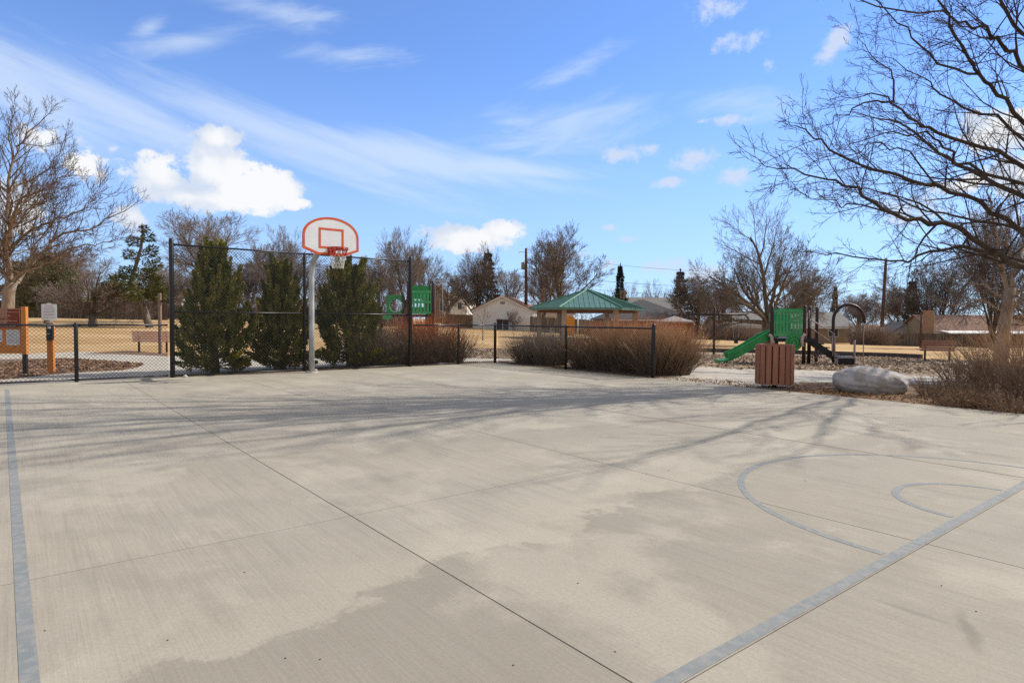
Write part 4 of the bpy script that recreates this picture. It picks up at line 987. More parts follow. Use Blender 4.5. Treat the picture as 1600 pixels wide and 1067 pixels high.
# ------------------------------------------------------------------ evergreen foliage
def leafmat(name, c1, c2, c3, s=1.4, s3=3.0):
    m = mat(name, c1, c2, scale=s, rough=.85, c3=c3, s3=s3, spec=.15, lo=.3, hi=.7)
    return m
m_jun = leafmat('juniper_foliage', (.185, .195, .045), (.09, .105, .03), (.31, .265, .065), 2.2, 3.6)
m_spr = leafmat('spruce_foliage', (.030, .050, .028), (.018, .032, .020), (.045, .065, .040), .5, .9)
m_pin = leafmat('pine_foliage', (.095, .105, .030), (.045, .060, .020), (.13, .125, .040), .5, 1.1)
m_gry = leafmat('grey_juniper_foliage', (.15, .15, .085), (.085, .090, .052), (.20, .17, .10), .4, .8)
m_brn = leafmat('browned_conifer_foliage', (.11, .065, .035), (.065, .042, .026), (.08, .07, .035), .4, .8)
def spray(b, p, d, L, w, g):
    s = d.cross(rv(g)).normalized()*w; q = p+d*L
    b.quad(p-s*.5, p+d*L*.45-s, q, p+d*L*.45+s)
def plume(b, g, p, d, L, n, rad, sl=.11, sw=.016, taper=True, spread=.45):
    d = d.normalized()
    for i in range(n):
        t = g.random()**.8; c = p+d*(L*t)
        rr = rad*(1-t*.85 if taper else 1)*sqrt(g.random())
        o = rv(g); o = (o-d*o.dot(d)).normalized()
        e = (d+o*spread*g.uniform(.4, 1.6)+rv(g)*.25).normalized()
        spray(b, c+o*rr, e, sl*g.uniform(.6, 1.4), sw*g.uniform(.6, 1.5), g)
def juniper(seed, base, H, Rr, label, prof, bias=(0, 0), np_=165, nl=330):
    g = R_(seed); b = MB(); tr = MB()
    for k in range(3): tr.tube([Vector((g.uniform(-.08, .08), g.uniform(-.08, .08), -.1)), Vector((g.uniform(-.15, .15), g.uniform(-.12, .12), H*.3)), Vector((g.uniform(-.2, .2), g.uniform(-.15, .15), H*.7))], [.07, .05, .015], 7)
    for k in range(np_):
        h = (k+.5)/np_; h = .03+h**1.12*.83; a = k*2.39996+g.uniform(-.3, .3)
        R0 = Rr*lin(prof, h)*g.uniform(.62, 1.12)*(1+.22*noise.noise(Vector((cos(a)*1.5, sin(a)*1.5, h*3+seed))))
        inner = g.random() < .3; rr = R0*(.35 if inner else .78)
        c = Vector((cos(a)*rr+bias[0]*h, sin(a)*rr*.85+bias[1]*h, h*H))
        L = H*g.uniform(.13, .27)*(1 if h < .75 else 1.1); d = Vector((cos(a)*(.62-.5*h), sin(a)*(.62-.5*h), 1.0)) if h > .12 else Vector((cos(a), sin(a), .35))
        plume(b, g, c-d.normalized()*L*.25, d, L, nl, .125*(1-.35*h)*Rr, sl=.065, sw=.013, spread=.42)
        if k % 4 == 0: tr.tube([Vector((0, 0, max(.15, h*H*.7))), c*.6+Vector((0, 0, h*H*.3)), c], [.022, .014, .006], 4)
    for k in range(7):
        a = k*2.4; c = Vector((cos(a)*.12*Rr*k/3+bias[0], sin(a)*.12*Rr, H*g.uniform(.70, .80))); plume(b, g, c, Vector((cos(a)*.12, sin(a)*.12, 1)), H*g.uniform(.14, .22), 240, .12*Rr, sl=.10)
    t = thing('juniper', label, 'evergreen shrub', base, 0, 'junipers behind the tall fence')
    tr.build('trunk', m_bark, t, smooth=True); b.build('foliage', m_jun, t)
    return t
PJ = [(0, .62), (.12, .9), (.28, 1.0), (.45, .84), (.62, .56), (.8, .30), (1, .06)]
def on_row(px, v):
    d = ray(px, 560); k = v/(d.dot(AV)); X = d.x*k; Yv = d.y*k; return Vector((X, Yv, 0))
bj = on_row(336, 17.05); juniper(3, bj, at(336, 380, bj.y).z, 1.08, 'widest juniper with a pointed top behind the left bay of the tall fence', PJ)
bj = on_row(441, 17.15); juniper(5, bj, at(441, 408, bj.y).z, .90, 'middle juniper with several tips behind the tall fence, left of the hoop pole', [(0, .8), (.12, .95), (.3, 1.0), (.5, .9), (.7, .55), (.85, .33), (1, .12)])
bj = on_row(546, 17.15); juniper(9, bj, at(546, 404, bj.y).z, 1.06, 'right juniper below the basketball net behind the tall fence', [(0, .8), (.12, .92), (.3, .98), (.5, .92), (.7, .72), (.85, .5), (1, .2)])

# spruces and other conifers
def cone_mesh(seed, n_w=20, per=9, nl=60, H=10.0, Rr=2.4, droop=-.1, irr=.2):
    g = R_(seed); b = MB(); tr = MB(); tr.tube([Vector((0, 0, -.2)), Vector((0, 0, H*.5)), Vector((0, 0, H*.98))], [.2, .12, .02], 8)
    for i in range(n_w):
        h = .06+.92*i/n_w; R0 = Rr*(1-h)**.85*(1+g.uniform(-irr, irr))
        for j in range(per):
            a = 2*pi*(j+g.random())/per; L = R0*g.uniform(.75, 1.15)+.15; d = Vector((cos(a), sin(a), droop+.35*h)).normalized()
            plume(b, g, Vector((0, 0, h*H))+d*L*.15, d, L*.9, nl, .26, sl=.34, sw=.05, spread=.7)
    plume(b, g, Vector((0, 0, H*.88)), Vector((0, 0, 1)), H*.12, 120, .15, sl=.25, sw=.04)
    return tr, b
CONE = {'a': cone_mesh(2), 'b': cone_mesh(8, irr=.35, Rr=2.8, n_w=16, per=8)}
def conifer(px, Y, ytop, hw, kind, m, label, rz=0, hh=None):
    p = ground(px, Y); tr, b = CONE[kind]; ht = at(px, ytop, Y).z-p.z; w = hw*Y/FPX/2.5
    t = thing('conifer', label, 'evergreen tree', p, rz, 'conifers in the distance'); t.scale = (w, w, ht/10)
    for nm, mb, mm in (('trunk', tr, m_bark), ('crown', b, m)):
        o = bpy.data.objects.new(nm, get_mesh((nm, 'cone'+kind, mm.name), mb, mm)); COL.objects.link(o); o.parent = t
conifer(968, 104, 413, 16, 'a', m_spr, 'dark green pointed spruce behind the pavilion and the rooftop cooler', 0)
conifer(1062, 112, 421, 22, 'b', m_brn, 'brownish conifer right of the dark hip roof', 1)
conifer(762, 84, 391, 24, 'b', m_brn, 'brown-tinged conifer inside the many-stemmed bare tree left of the garage', 2)
conifer(1304, 125, 446, 11, 'a', m_brn, 'small brownish conifer above the grey-roofed house', 3)
conifer(1256, 120, 440, 14, 'b', m_brn, 'brownish conifer tip behind the play structure', 4)
conifer(1424, 112, 436, 20, 'b', m_pin, 'olive conifer behind the small garage on the right', 5)
conifer(612, 120, 412, 8, 'a', m_brn, 'narrow brown conifer between the right juniper and the tall fence post', 1.5)
conifer(1530, 100, 496, 16, 'b', m_spr, 'dark evergreen shrub under the white patio cover', 2.5)
conifer(770, 90, 478, 22, 'b', m_pin, 'low green conifer behind the left end of the pale garage', .5)
# leaning pine and grey juniper mass on the left
g = R_(44); YL = 50.0; bs = ground(233, YL); mt, mc = MB(), MB(); E5 = lambda x, y, dy=0: at(x, y, YL+dy)
tk = [bs-Vector((0, 0, .2)), bs, E5(222, 476), E5(209, 455), E5(205, 440), E5(214, 410), E5(221, 380), E5(223, 356)]
mt.tube(smooth_path(tk, g, .02), [.34-.0135*i for i in range(22)], 9)
for x, y, dy, L, n, r in [(190, 452, 0, 2.2, 500, .55), (178, 458, 1, 2.0, 450, .5), (165, 462, 0, 1.6, 300, .4), (200, 440, -1, 1.8, 420, .5), (225, 455, 0, 2.0, 450, .5), (240, 462, 0, 1.6, 350, .4), (250, 458, 1, 1.3, 220, .35), (212, 462, -1, 1.6, 300, .4),
                          (205, 425, 0, 1.7, 350, .4), (228, 430, 1, 1.8, 380, .45), (236, 415, 0, 1.4, 300, .4), (210, 400, 0, 1.4, 280, .35), (232, 395, 0, 1.3, 280, .35), (214, 378, 0, 1.1, 220, .3), (228, 372, 0, 1.0, 200, .28), (222, 358, 0, .8, 160, .2), (186, 438, 1, 1.5, 260, .4), (240, 440, 1, 1.5, 280, .4), (172, 448, -1, 1.2, 200, .35)]:
    c = E5(x, y, dy); d = Vector((1 if x > 215 else -1, g.uniform(-.4, .4), g.uniform(-.1, .35))); plume(mc, g, c-d.normalized()*L*.5, d, L, n, r, sl=.30, sw=.035, taper=False, spread=.9); mt.tube([E5(210 if y > 430 else 220, min(y+6, 452), 0), c], [.06, .02], 4)
t = thing('pine', 'green pine with a strongly leaning trunk on the left lawn', 'evergreen tree', bs)
mt.v = [(a-bs.x, b_-bs.y, c-bs.z) for a, b_, c in mt.v]; mc.v = [(a-bs.x, b_-bs.y, c-bs.z) for a, b_, c in mc.v]
mt.build('trunk', m_bark, t, smooth=True); mc.build('crown', m_pin, t)
bs = ground(72, 53); g = R_(45); mt, mc = MB(), MB(); mt.tube([bs-Vector((0, 0, .2)), bs+Vector((0, 0, 3))], [.2, .08], 7)
for k in range(70):
    x, y = g.uniform(34, 112), g.uniform(418, 494)
    if abs(x-72) > 44*(1-((y-455)/48)**2*.6): continue
    c = at(x, y, 53+g.uniform(-2, 2)); plume(mc, g, c, Vector(((x-72)/40, g.uniform(-1, 1), .8)), 1.1, 190, .42, sl=.30, sw=.04, taper=False, spread=.9)
t = thing('grey_juniper', 'broad grey-green juniper behind the white notice on the left', 'evergreen tree', bs)
mt.v = [(a-bs.x, b_-bs.y, c-bs.z) for a, b_, c in mt.v]; mc.v = [(a-bs.x, b_-bs.y, c-bs.z) for a, b_, c in mc.v]
mt.build('trunk', m_bark, t); mc.build('crown', m_gry, t)

# ------------------------------------------------------------------ bare twiggy hedges
def stemmat(name, base, tip, z0, z1):
    m = mat(name, base, tuple(v*.7 for v in base), scale=1.4, rough=.9, spec=.1); t = m.node_tree; b_ = t.nodes['Principled BSDF']; src = b_.inputs['Base Color'].links[0].from_socket
    tc = t.nodes.new('ShaderNodeTexCoord'); sp_ = t.nodes.new('ShaderNodeSeparateXYZ'); t.links.new(tc.outputs['Object'], sp_.inputs[0])
    n = t.nodes.new('ShaderNodeTexNoise'); n.inputs['Scale'].default_value = 1.5; t.links.new(tc.outputs['Object'], n.inputs[0])
    ad = t.nodes.new('ShaderNodeMath'); ad.operation = 'MULTIPLY_ADD'; t.links.new(n.outputs[0], ad.inputs[0]); ad.inputs[1].default_value = .7; t.links.new(sp_.outputs[2], ad.inputs[2])
    r = t.nodes.new('ShaderNodeMapRange'); t.links.new(ad.outputs[0], r.inputs[0]); r.inputs[1].default_value = z0+.35; r.inputs[2].default_value = z1+.35
    mx = t.nodes.new('ShaderNodeMix'); mx.data_type = 'RGBA'; t.links.new(r.outputs[0], mx.inputs[0]); t.links.new(src, mx.inputs[6]); mx.inputs[7].default_value = (*tip, 1); t.links.new(mx.outputs[2], b_.inputs['Base Color'])
    return m
m_st_o = stemmat('red_orange_tipped_stems', (.27, .185, .13), (.56, .20, .085), .6, 1.25); m_st_b = stemmat('straw_tipped_stems', (.24, .165, .115), (.56, .34, .19), .45, 1.15); m_st_g = stemmat('grey_tipped_stems', (.24, .18, .135), (.44, .35, .27), .4, 1.2)
m_hed_o = mat('orange_tipped_stems', (.42, .185, .085), (.27, .125, .065), scale=.9, rough=.9, c3=(.34, .215, .13), s3=1.3, spec=.1)
m_hed_g = mat('grey_brown_stems', (.30, .215, .15), (.17, .12, .085), scale=1.2, rough=.9, spec=.1)
m_hed_b = mat('brown_orange_stems', (.40, .235, .125), (.24, .14, .08), scale=1.2, rough=.9, spec=.1)
m_leaf_d = mat('dead_leaf', (.32, .175, .085), (.19, .10, .05), scale=3, rough=.9, spec=.1)
def hedge(seed, label, foot, H, n, m, lean=.5, leaf=0, r=.0045, cat='shrub', spreadk=1.0, tw=(4, 7), group='bare hedges beyond the court fence'):
    """foot: list of (x, y, radius) root clumps"""
    g = R_(seed); b = MB(); lf = MB(); o = Vector(foot[0][:2]+(0,)); o.z = zt(o.x, o.y)
    for i in range(n):
        f = foot[i % len(foot)]; a = g.random()*2*pi; rr = f[2]*sqrt(g.random()); p = Vector((f[0]+cos(a)*rr*.75, f[1]+sin(a)*rr*.75, 0)); p.z = zt(p.x, p.y)-.03
        out = Vector((cos(a), sin(a), 0))*(rr/f[2])*lean*spreadk; d = (Vector((0, 0, 1))+out+rv(g)*.16).normalized()
        hh = H*f[3] if len(f) > 3 else H
        L = hh*g.uniform(.62, 1.06)*sqrt(1-.35*(rr/f[2])**2); pts = [p]; q = p
        for k in range(4): d = (d+rv(g)*.11+out*.04).normalized(); q = q+d*L/4; pts.append(q)
        rs = r*g.choice((.7, .8, .9, 1.0, 1.2, 1.7)); b.tube(pts, [rs*1.5, rs*1.3, rs, rs*.8, rs*.35], 3, cap=False)
        for k in range(g.randint(*tw)):
            t_ = g.uniform(.2, 3.8); i_ = int(t_); s = pts[i_].lerp(pts[i_+1], t_-i_); e = ((pts[i_+1]-pts[i_]).normalized()+rv(g)*.36).normalized(); l = L*g.uniform(.12, .34); s2 = s+e*l*.5+rv(g)*.015; e2 = (e+rv(g)*.25+Vector((0, 0, .2))).normalized()
            b.tube([s, s2, s2+e2*l*.5], [r*.8, r*.6, r*.3], 3, cap=False)
            if g.random() < leaf:
                c = s2+rv(g)*.02; u = rv(g).normalized()*.018; w = rv(g).normalized()*.012; lf.quad(c-u, c-w, c+u, c+w)
    t = thing('bare_hedge' if cat == 'hedge' else 'bare_shrub', label, cat, o, 0, group)
    b.v = [(a-o.x, b_-o.y, c-o.z) for a, b_, c in b.v]; b.build('stems', m, t)
    if lf.v: lf.v = [(a-o.x, b_-o.y, c-o.z) for a, b_, c in lf.v]; lf.build('dead_leaves', m_leaf_d, t)
    return t
def cc(u, v): p = C(u, v); return p.x, p.y
hedge(1, 'greyish bare shrub between the right juniper and the tall fence post', [(*cc(8.1, 17.1), .62, .95), (*cc(8.75, 17.1), .55), (*cc(8.4, 17.7), .5)], 1.38, 800, m_st_g, leaf=.1)
hedge(2, 'orange-topped bare shrub just right of the tall fence post, below the play tower', [(*cc(9.5, 17.15), .62), (*cc(10.2, 17.2), .66, 1.05), (*cc(10.9, 17.0), .5, .8), (*cc(9.9, 17.7), .6)], 1.56, 1350, m_st_o, leaf=.1)
hedge(3, 'grey-brown bare shrub right of the court corner opening', [(*cc(13.0, 15.4), .68), (*cc(13.0, 14.5), .62, .93), (*cc(13.5, 15.1), .6, 1.02)], 1.16, 1150, m_st_g, leaf=.1)
hedge(4, 'dense dark-based bare shrub behind the middle of the right fence', [(*cc(13.05, 12.9), .6, .92), (*cc(13.0, 12.1), .75, 1.1), (*cc(13.0, 11.35), .62, .95), (*cc(13.6, 12.3), .7), (*cc(13.5, 11.2), .6)], 1.34, 1800, m_st_b, leaf=.1)
hedge(5, 'rounded orange-brown bare shrub at the right end of the fence', [(*cc(12.95, 10.45), .62, 1.02), (*cc(13.3, 10.2), .60), (*cc(13.5, 10.9), .6)], 1.34, 1450, m_st_b, leaf=.1)
# rusty shrub rows behind, near the pavilion
hedge(6, 'rusty bare shrub behind the right fence, below the pavilion columns', [(*cc(15.2, 13.2), .8), (*cc(15.4, 12.2), .8)], 1.62, 800, m_st_o, leaf=0)
# right foreground shrubs
def cp(x, y): p = GP(x, y); return p.x, p.y
hedge(7, 'tall arching bare shrub at the right edge beside the court', [(*cp(1585, 622), .5, 1.0), (*cp(1625, 618), .6, 1.25), (*cp(1560, 606), .4, .9), (*cp(1600, 604), .5, 1.25), (*cp(1680, 630), .7, 1.3)], 1.42, 420, m_st_b, lean=.85, leaf=.1, r=.0040, tw=(2, 5), group='bare shrubs along the right court edge')
hedge(8, 'low bare shrub between the boulder and the tall arching shrub', [(*cp(1460, 618), .32), (*cp(1490, 628), .3), (*cp(1520, 622), .35)], .50, 300, m_st_b, lean=.8, leaf=.3, r=.003, group='bare shrubs along the right court edge')
hedge(9, 'matted dark low shrub in the leaf litter near the right edge', [(*cp(1535, 634), .33), (*cp(1575, 642), .38), (*cp(1500, 634), .3)], .36, 430, m_hed_g, lean=1.1, leaf=.6, r=.003, group='bare shrubs along the right court edge')
hedge(10, 'sprawling bare shrub behind the low shrub, before the pale trunk', [(*cp(1530, 598), .5), (*cp(1570, 594), .6, 1.2), (*cp(1500, 604), .35, .7)], 1.25, 300, m_st_b, lean=.8, leaf=.1, r=.0040, tw=(2, 5), group='bare shrubs along the right court edge')

# scattered litter and turf tufts ------------------------------------
g = R_(8); b = MB()
def inpoly(poly):
    n = len(poly)
    def f(x, y):
        c = False; j = n-1
        for i in range(n):
            a, q = poly[i], poly[j]
            if (a[1] > y) != (q[1] > y) and x < (q[0]-a[0])*(y-a[1])/(q[1]-a[1])+a[0]: c = not c
            j = i
        return c
    return f
dirt_in = inpoly(dirtp)
def in_soil():
    v = g.uniform(-1.5, 11.2); u = 12.02+abs(g.gauss(0, 1))*1.1; return C(u, v)
for i in range(5200):
    p = in_soil()
    if not dirt_in(p.x, p.y): continue
    s = g.uniform(.012, .035); z = zt(p.x, p.y)-.018+g.random()*.03
    c = Vector((p.x, p.y, z+.01)); u = Vector((g.gauss(0, 1), g.gauss(0, 1), g.gauss(0, .5))).normalized()*s; w = u.cross(Vector((g.gauss(0, .5), g.gauss(0, .5), 1))).normalized()*s*.55
    b.quad(c-u, c-w, c+u, c+w)
tag(b.build('leaf_litter', m_leaf_d), 'dead brown leaves lying over the soil bed by the court', kind='stuff')
m_tuft = mat('dry_grass_blades', (.50, .34, .15), (.33, .21, .09), scale=3, rough=.9, spec=.1)
b = MB()
for i in range(9000):
    v = g.uniform(3, 11.3); u = g.uniform(12.6, 15.5) if g.random() < .75 else g.uniform(12.05, 12.7); p = C(u, v)
    if noise.noise(Vector((p.x*1.1, p.y*1.1, 0))) < -.05 or not dirt_in(p.x, p.y): continue
    z = zt(p.x, p.y)-.03; d = Vector((g.gauss(0, .6), g.gauss(0, .6), 1)).normalized()*g.uniform(.03, .085); w = Vector((g.gauss(0, 1), g.gauss(0, 1), 0)).normalized()*.0035
    q = Vector((p.x, p.y, z)); b.tri(q-w, q+w, q+d)
tag(b.build('dry_grass_tufts', m_tuft), 'short dry grass blades in the soil bed around the boulder', kind='stuff')
m_chip = mat('pale_wood_chip', (.46, .36, .26), (.26, .19, .13), scale=1.5, rough=.9, spec=.1)
b = MB()
def chips(b, n, x0, x1, y0, y1, test, s0, s1, off):
    k = 0
    while k < n:
        x, y = g.uniform(x0, x1), g.uniform(y0, y1); p = GP(x, y) if False else None
        X = g.uniform(x0, x1); Y = g.uniform(y0, y1); k += 1
        if not test(X, Y): continue
        s = g.uniform(s0, s1); c = Vector((X, Y, zt(X, Y)+off+s*.3)); u = Vector((g.gauss(0, 1), g.gauss(0, 1), g.gauss(0, .35))).normalized()*s; w = u.cross(Vector((g.gauss(0, .5), g.gauss(0, .5), 1))).normalized()*s*.35
        b.quad(c-u-w, c+u-w, c+u+w, c-u+w)
def inpoly(poly):
    n = len(poly)
    def f(x, y):
        c = False; j = n-1
        for i in range(n):
            a, q = poly[i], poly[j]
            if (a[1] > y) != (q[1] > y) and x < (q[0]-a[0])*(y-a[1])/(q[1]-a[1])+a[0]: c = not c
            j = i
        return c
    return f
chips(b, 26000, -2, 24, 17.5, 31, inpoly(playp), .03, .075, -.02); tag(b.build('playground_wood_chips', m_chip), 'loose pale wood chips over the playground surface', kind='stuff')
m_chip2 = mat('brown_wood_chip', (.34, .215, .135), (.17, .10, .065), scale=1.5, rough=.9, spec=.1)
b = MB(); chips(b, 15000, -15, -6, 13, 21, inpoly(isl), .02, .05, 0); tag(b.build('brown_wood_chips', m_chip2), 'loose brown wood chips on the pointed mulch bed', kind='stuff')
# small debris on the court
b = MB()
for x, y_ in ((382, 894), (500, 1030), (188, 676), (36, 674), (446, 1028), (810, 611), (1258, 751), (1045, 735), (1471, 915), (1525, 955), (903, 911), (961, 1018), (802, 1039), (262, 1000), (70, 985), (1010, 740)):
    p = GP(x, y_); 
    if p.y > 14: p = Vector((p.x, p.y, 0))
    s = .0025+.001*p.y*.3; b.blobby((p.x, p.y, s*.5), (s*1.3, s, s*.6), seed=x, amp=.4, seg=7, rings=5)
tag(b.build('court_debris', mat('dark_debris', (.06, .045, .035), rough=.9)), 'tiny dark bits of leaf and grit lying on the court', kind='stuff')
# distant woodland line
g = R_(6); b = MB()
for i in range(15000):
    a = radians(g.uniform(-52, 52)); D_ = g.uniform(140, 230); X, Y = D_*sin(a), D_*cos(a); z = zt(X, Y)
    hh = 8.5+3.5*noise.noise(Vector((a*14, 0, 0)))+1.5*noise.noise(Vector((a*60, 3, 0))); zz = g.random()**.8*hh
    d = Vector((g.gauss(0, .5), g.gauss(0, .3), 1)).normalized()*g.uniform(.8, 2.6); w = Vector((1, 0, 0))*g.uniform(.02, .07); q = Vector((X, Y, z+zz)); b.quad(q-w, q+w, q+d+w*.2, q+d-w*.2)
tag(b.build('distant_woodland', m_twig_g), 'far-off line of bare winter woodland behind the houses', kind='stuff')

# ------------------------------------------------------------------ buildings
m_glass = mat('dark_window_glass', (.03, .045, .06), (.05, .07, .09), scale=2, rough=.12, spec=.6)
m_trim = mat('white_trim', (.68, .67, .64), rough=.6)
def siding(name, c, pitch=.2, rough=.7, depth=.8, vertical=False):
    m = bpy.data.materials.new(name); m.use_nodes = True; t = m.node_tree; b_ = t.nodes['Principled BSDF']; b_.inputs['Roughness'].default_value = rough; b_.inputs['Specular IOR Level'].default_value = .2
    tc = t.nodes.new('ShaderNodeTexCoord'); wv = t.nodes.new('ShaderNodeTexWave'); wv.wave_profile = 'SAW'; wv.bands_direction = 'X' if vertical else 'Z'; wv.inputs['Scale'].default_value = 1/pitch/6.283*3.1416*1.0
    t.links.new(tc.outputs['Object'], wv.inputs[0]); n = t.nodes.new('ShaderNodeTexNoise'); n.inputs['Scale'].default_value = .8; n.inputs['Detail'].default_value = 6; t.links.new(tc.outputs['Object'], n.inputs[0])
    mx = t.nodes.new('ShaderNodeMix'); mx.data_type = 'RGBA'; t.links.new(n.outputs[0], mx.inputs[0]); mx.inputs[6].default_value = (*c, 1); mx.inputs[7].default_value = (*(v*.78 for v in c), 1); t.links.new(mx.outputs[2], b_.inputs['Base Color'])
    bp = t.nodes.new('ShaderNodeBump'); bp.inputs['Strength'].default_value = depth; bp.inputs['Distance'].default_value = .03; t.links.new(wv.outputs['Fac'], bp.inputs['Height']); t.links.new(bp.outputs[0], b_.inputs['Normal'])
    return m
m_s_white = siding('white_lap_siding', (.82, .80, .74)); m_s_pale = siding('pale_grey_lap_siding', (.86, .86, .87)); m_s_brown = siding('brown_siding', (.22, .15, .11), .3); m_s_tan = siding('tan_siding', (.36, .30, .20), .25)
m_s_lil = siding('pale_lilac_siding', (.50, .46, .46)); m_s_buff = siding('buff_siding', (.34, .255, .18), .3)
m_brick = mat('red_brick', (.26, .095, .055), (.18, .07, .045), scale=3, rough=.9, bump=.4)
m_brick_t = mat('tan_brick', (.40, .245, .145), (.31, .19, .115), scale=4, rough=.9, bump=.5)
m_r_brown = mat('brown_shingle', (.27, .165, .12), (.19, .12, .09), scale=4, rough=.95, bump=.6, stretch=(1, 1, 3)); m_r_red = mat('red_brown_shingle', (.30, .17, .11), (.21, .12, .08), scale=4, rough=.95, bump=.6)
m_r_dark = mat('dark_grey_shingle', (.085, .088, .092), (.06, .062, .068), scale=4, rough=.95, bump=.5); m_r_grey = mat('grey_shingle', (.24, .235, .225), (.18, .175, .17), scale=4, rough=.95, bump=.5)
def house(name, label, px, Y, W, D, rz, hw_, hr, ridge, wall, roof, wins=(), eave=.4, cat='house', doors=(), base=None, hip=0.0, dz=0.0):
    """front face at local y=0 looking -y, centre x=0; ridge 'y' = gable to the viewer, 'x' = ridge across; hip = inset of ridge ends"""
    p = ground(px, Y) if base is None else base; p = Vector((p.x, p.y, p.z-.2+dz)); t = thing(name, label, cat, p, rz)
    w2 = W/2; b = MB(); b.box(-w2, 0, 0, w2, D, hw_)
    if not hip:
        if ridge == 'y': 
            for y in (0.001, D-.011): b.prism([(-w2, y, hw_), (w2, y, hw_), (0, y, hr)], (0, .01, 0))
        else:
            for x in (-w2+.001, w2-.011): b.prism([(x, 0, hw_), (x, D, hw_), (x, D/2, hr)], (.01, 0, 0))
    wl = b.build('wall', wall, t)
    e = eave; th = .14; b = MB()
    if hip:
        if ridge == 'x':
            A = [(-w2-e, -e), (w2+e, -e), (w2+e, D+e), (-w2-e, D+e)]; r1, r2 = (-w2+hip, D/2), (w2-hip, D/2)
        else:
            A = [(-w2-e, -e), (w2+e, -e), (w2+e, D+e), (-w2-e, D+e)]; r1, r2 = (0, hip), (0, D-hip)
        n = len(b.v); b.v += [(x, y, hw_-.02) for x, y in A]+[(x, y, hw_+.12) for x, y in A]+[(*r1, hr), (*r2, hr)]
        if ridge == 'x': F = [(0, 3, 2, 1), (0, 1, 5, 4), (1, 2, 6, 5), (2, 3, 7, 6), (3, 0, 4, 7), (4, 5, 9, 8), (5, 6, 9), (6, 7, 8, 9), (7, 4, 8)]
        else: F = [(0, 3, 2, 1), (0, 1, 5, 4), (1, 2, 6, 5), (2, 3, 7, 6), (3, 0, 4, 7), (4, 5, 8), (5, 6, 9, 8), (6, 7, 9), (7, 4, 8, 9)]
        b.f += [tuple(n+i for i in f) for f in F]
    elif ridge == 'y':
        s = (hr-hw_)/w2; x = w2+e; zz = hw_-s*e
        b.prism([(-x, -e, zz), (0, -e, hr), (x, -e, zz), (x, -e, zz+th), (0, -e, hr+th), (-x, -e, zz+th)], (0, D+2*e, 0))
    else:
        s = (hr-hw_)/(D/2); y = -e; zz = hw_-s*e
        b.prism([(-w2-e, -e, zz), (-w2-e, D/2, hr), (-w2-e, D+e, zz), (-w2-e, D+e, zz+th), (-w2-e, D/2, hr+th), (-w2-e, -e, zz+th)], (W+2*e, 0, 0))
    rf = b.build('roof', roof, t)
    b = MB(); b.box(-w2-e, -e-.03, hw_-(0 if hip or ridge == 'y' else (hr-hw_)/(D/2)*e)-.16, w2+e, -e-.004, hw_-(0 if hip or ridge == 'y' else (hr-hw_)/(D/2)*e)+.06)
    if hip or ridge == 'x': b.build('fascia', m_trim, rf)
    for (x, z, w, h) in wins:
        b = MB(); f = .07
        b.box(x-w/2, -.05, z, x-w/2+f, -.004, z+h); b.box(x+w/2-f, -.05, z, x+w/2, -.004, z+h); b.box(x-w/2+f, -.05, z, x+w/2-f, -.004, z+f); b.box(x-w/2+f, -.05, z+h-f, x+w/2-f, -.004, z+h); b.box(x-.02, -.045, z+f, x+.02, -.004, z+h-f)
        wn = b.build('window', m_trim, t); b = MB(); b.box(x-w/2+f, -.02, z+f, x+w/2-f, -.005, z+h-f); b.build('pane', m_glass, wn)
    for (x, w, h, m) in doors:
        b = MB(); b.box(x-w/2, -.04, .1, x+w/2, -.004, h); b.build('door', m, t)
    return t, rf
house('garage', 'pale grey gabled garage with a brown roof behind the tan lawn', 785, 76, 7.3, 8, radians(-10), 2.6, 4.2, 'y', m_s_pale, m_r_red, eave=.35, cat='garage')
gt = [o for o in COL.objects if o.get('category') == 'garage'][0]
b = MB(); b.box(-.28, -.03, 3.25, .28, -.003, 3.6); b.build('gable_vent', m_grey, gt)
b = MB(); b.prism([(-4.0, -.44, 2.33), (-3.85, -.44, 2.33), (0, -.44, 4.12), (3.85, -.44, 2.33), (4.0, -.44, 2.33), (0, -.44, 4.30)], (0, .03, 0)); b.build('barge_board', m_trim, gt)
for x in (-3.6, 3.6): b = MB(); b.box(x-.07, -.03, 0, x+.07, -.003, 2.6); b.build('corner_trim', m_trim, gt)
house('house', 'white gabled house with two small windows, left of the pale garage', 710, 146, 6.0, 10, radians(-14), 5.2, 7.9, 'y', m_s_white, m_r_dark, wins=((-1.5, 3.3, 1.0, 1.5), (1.3, 3.3, 1.0, 1.5)))
house('house', 'brown gabled house just right of the green play tower', 680, 128, 4.0, 10, 0, 6.2, 7.8, 'y', m_s_brown, m_r_brown, wins=((1.6, 2.5, 1.4, 3.2),))
t, rf = house('house', 'low red-brick house with a dark grey hip roof behind the pavilion', 1022, 84, 11.0, 11, radians(6), 2.45, 5.3, 'x', m_brick, m_r_dark, hip=5.2, wins=((1.0, .9, 1.2, 1.1), (-2.6, .9, 1.2, 1.1)), eave=.5)
t, rf = house('house', 'grey-roofed white house behind the dark hip roof, with a boxy rooftop cooler', 1010, 102, 11.5, 8, radians(0), 4.3, 6.6, 'x', m_s_white, m_r_grey, dz=-.4)
cl = at(977, 460, 101); b = MB(); b.box(-.55, -.4, -.6, .55, .6, .75); o = b.build('evaporative_cooler', m_s_buff, rf, bevel=.05); o.location = (cl.x-t.location.x, 1.6, cl.z-t.location.z)
house('house', 'buff house with a long grey roof behind the playground steps', 1228, 95, 19, 9, radians(-3), 2.55, 4.5, 'x', m_s_buff, m_r_grey, wins=((7.0, .95, 1.5, 1.2), (-3, .95, 1.8, 1.2), (1.5, .95, 1.5, 1.2)), eave=.5)
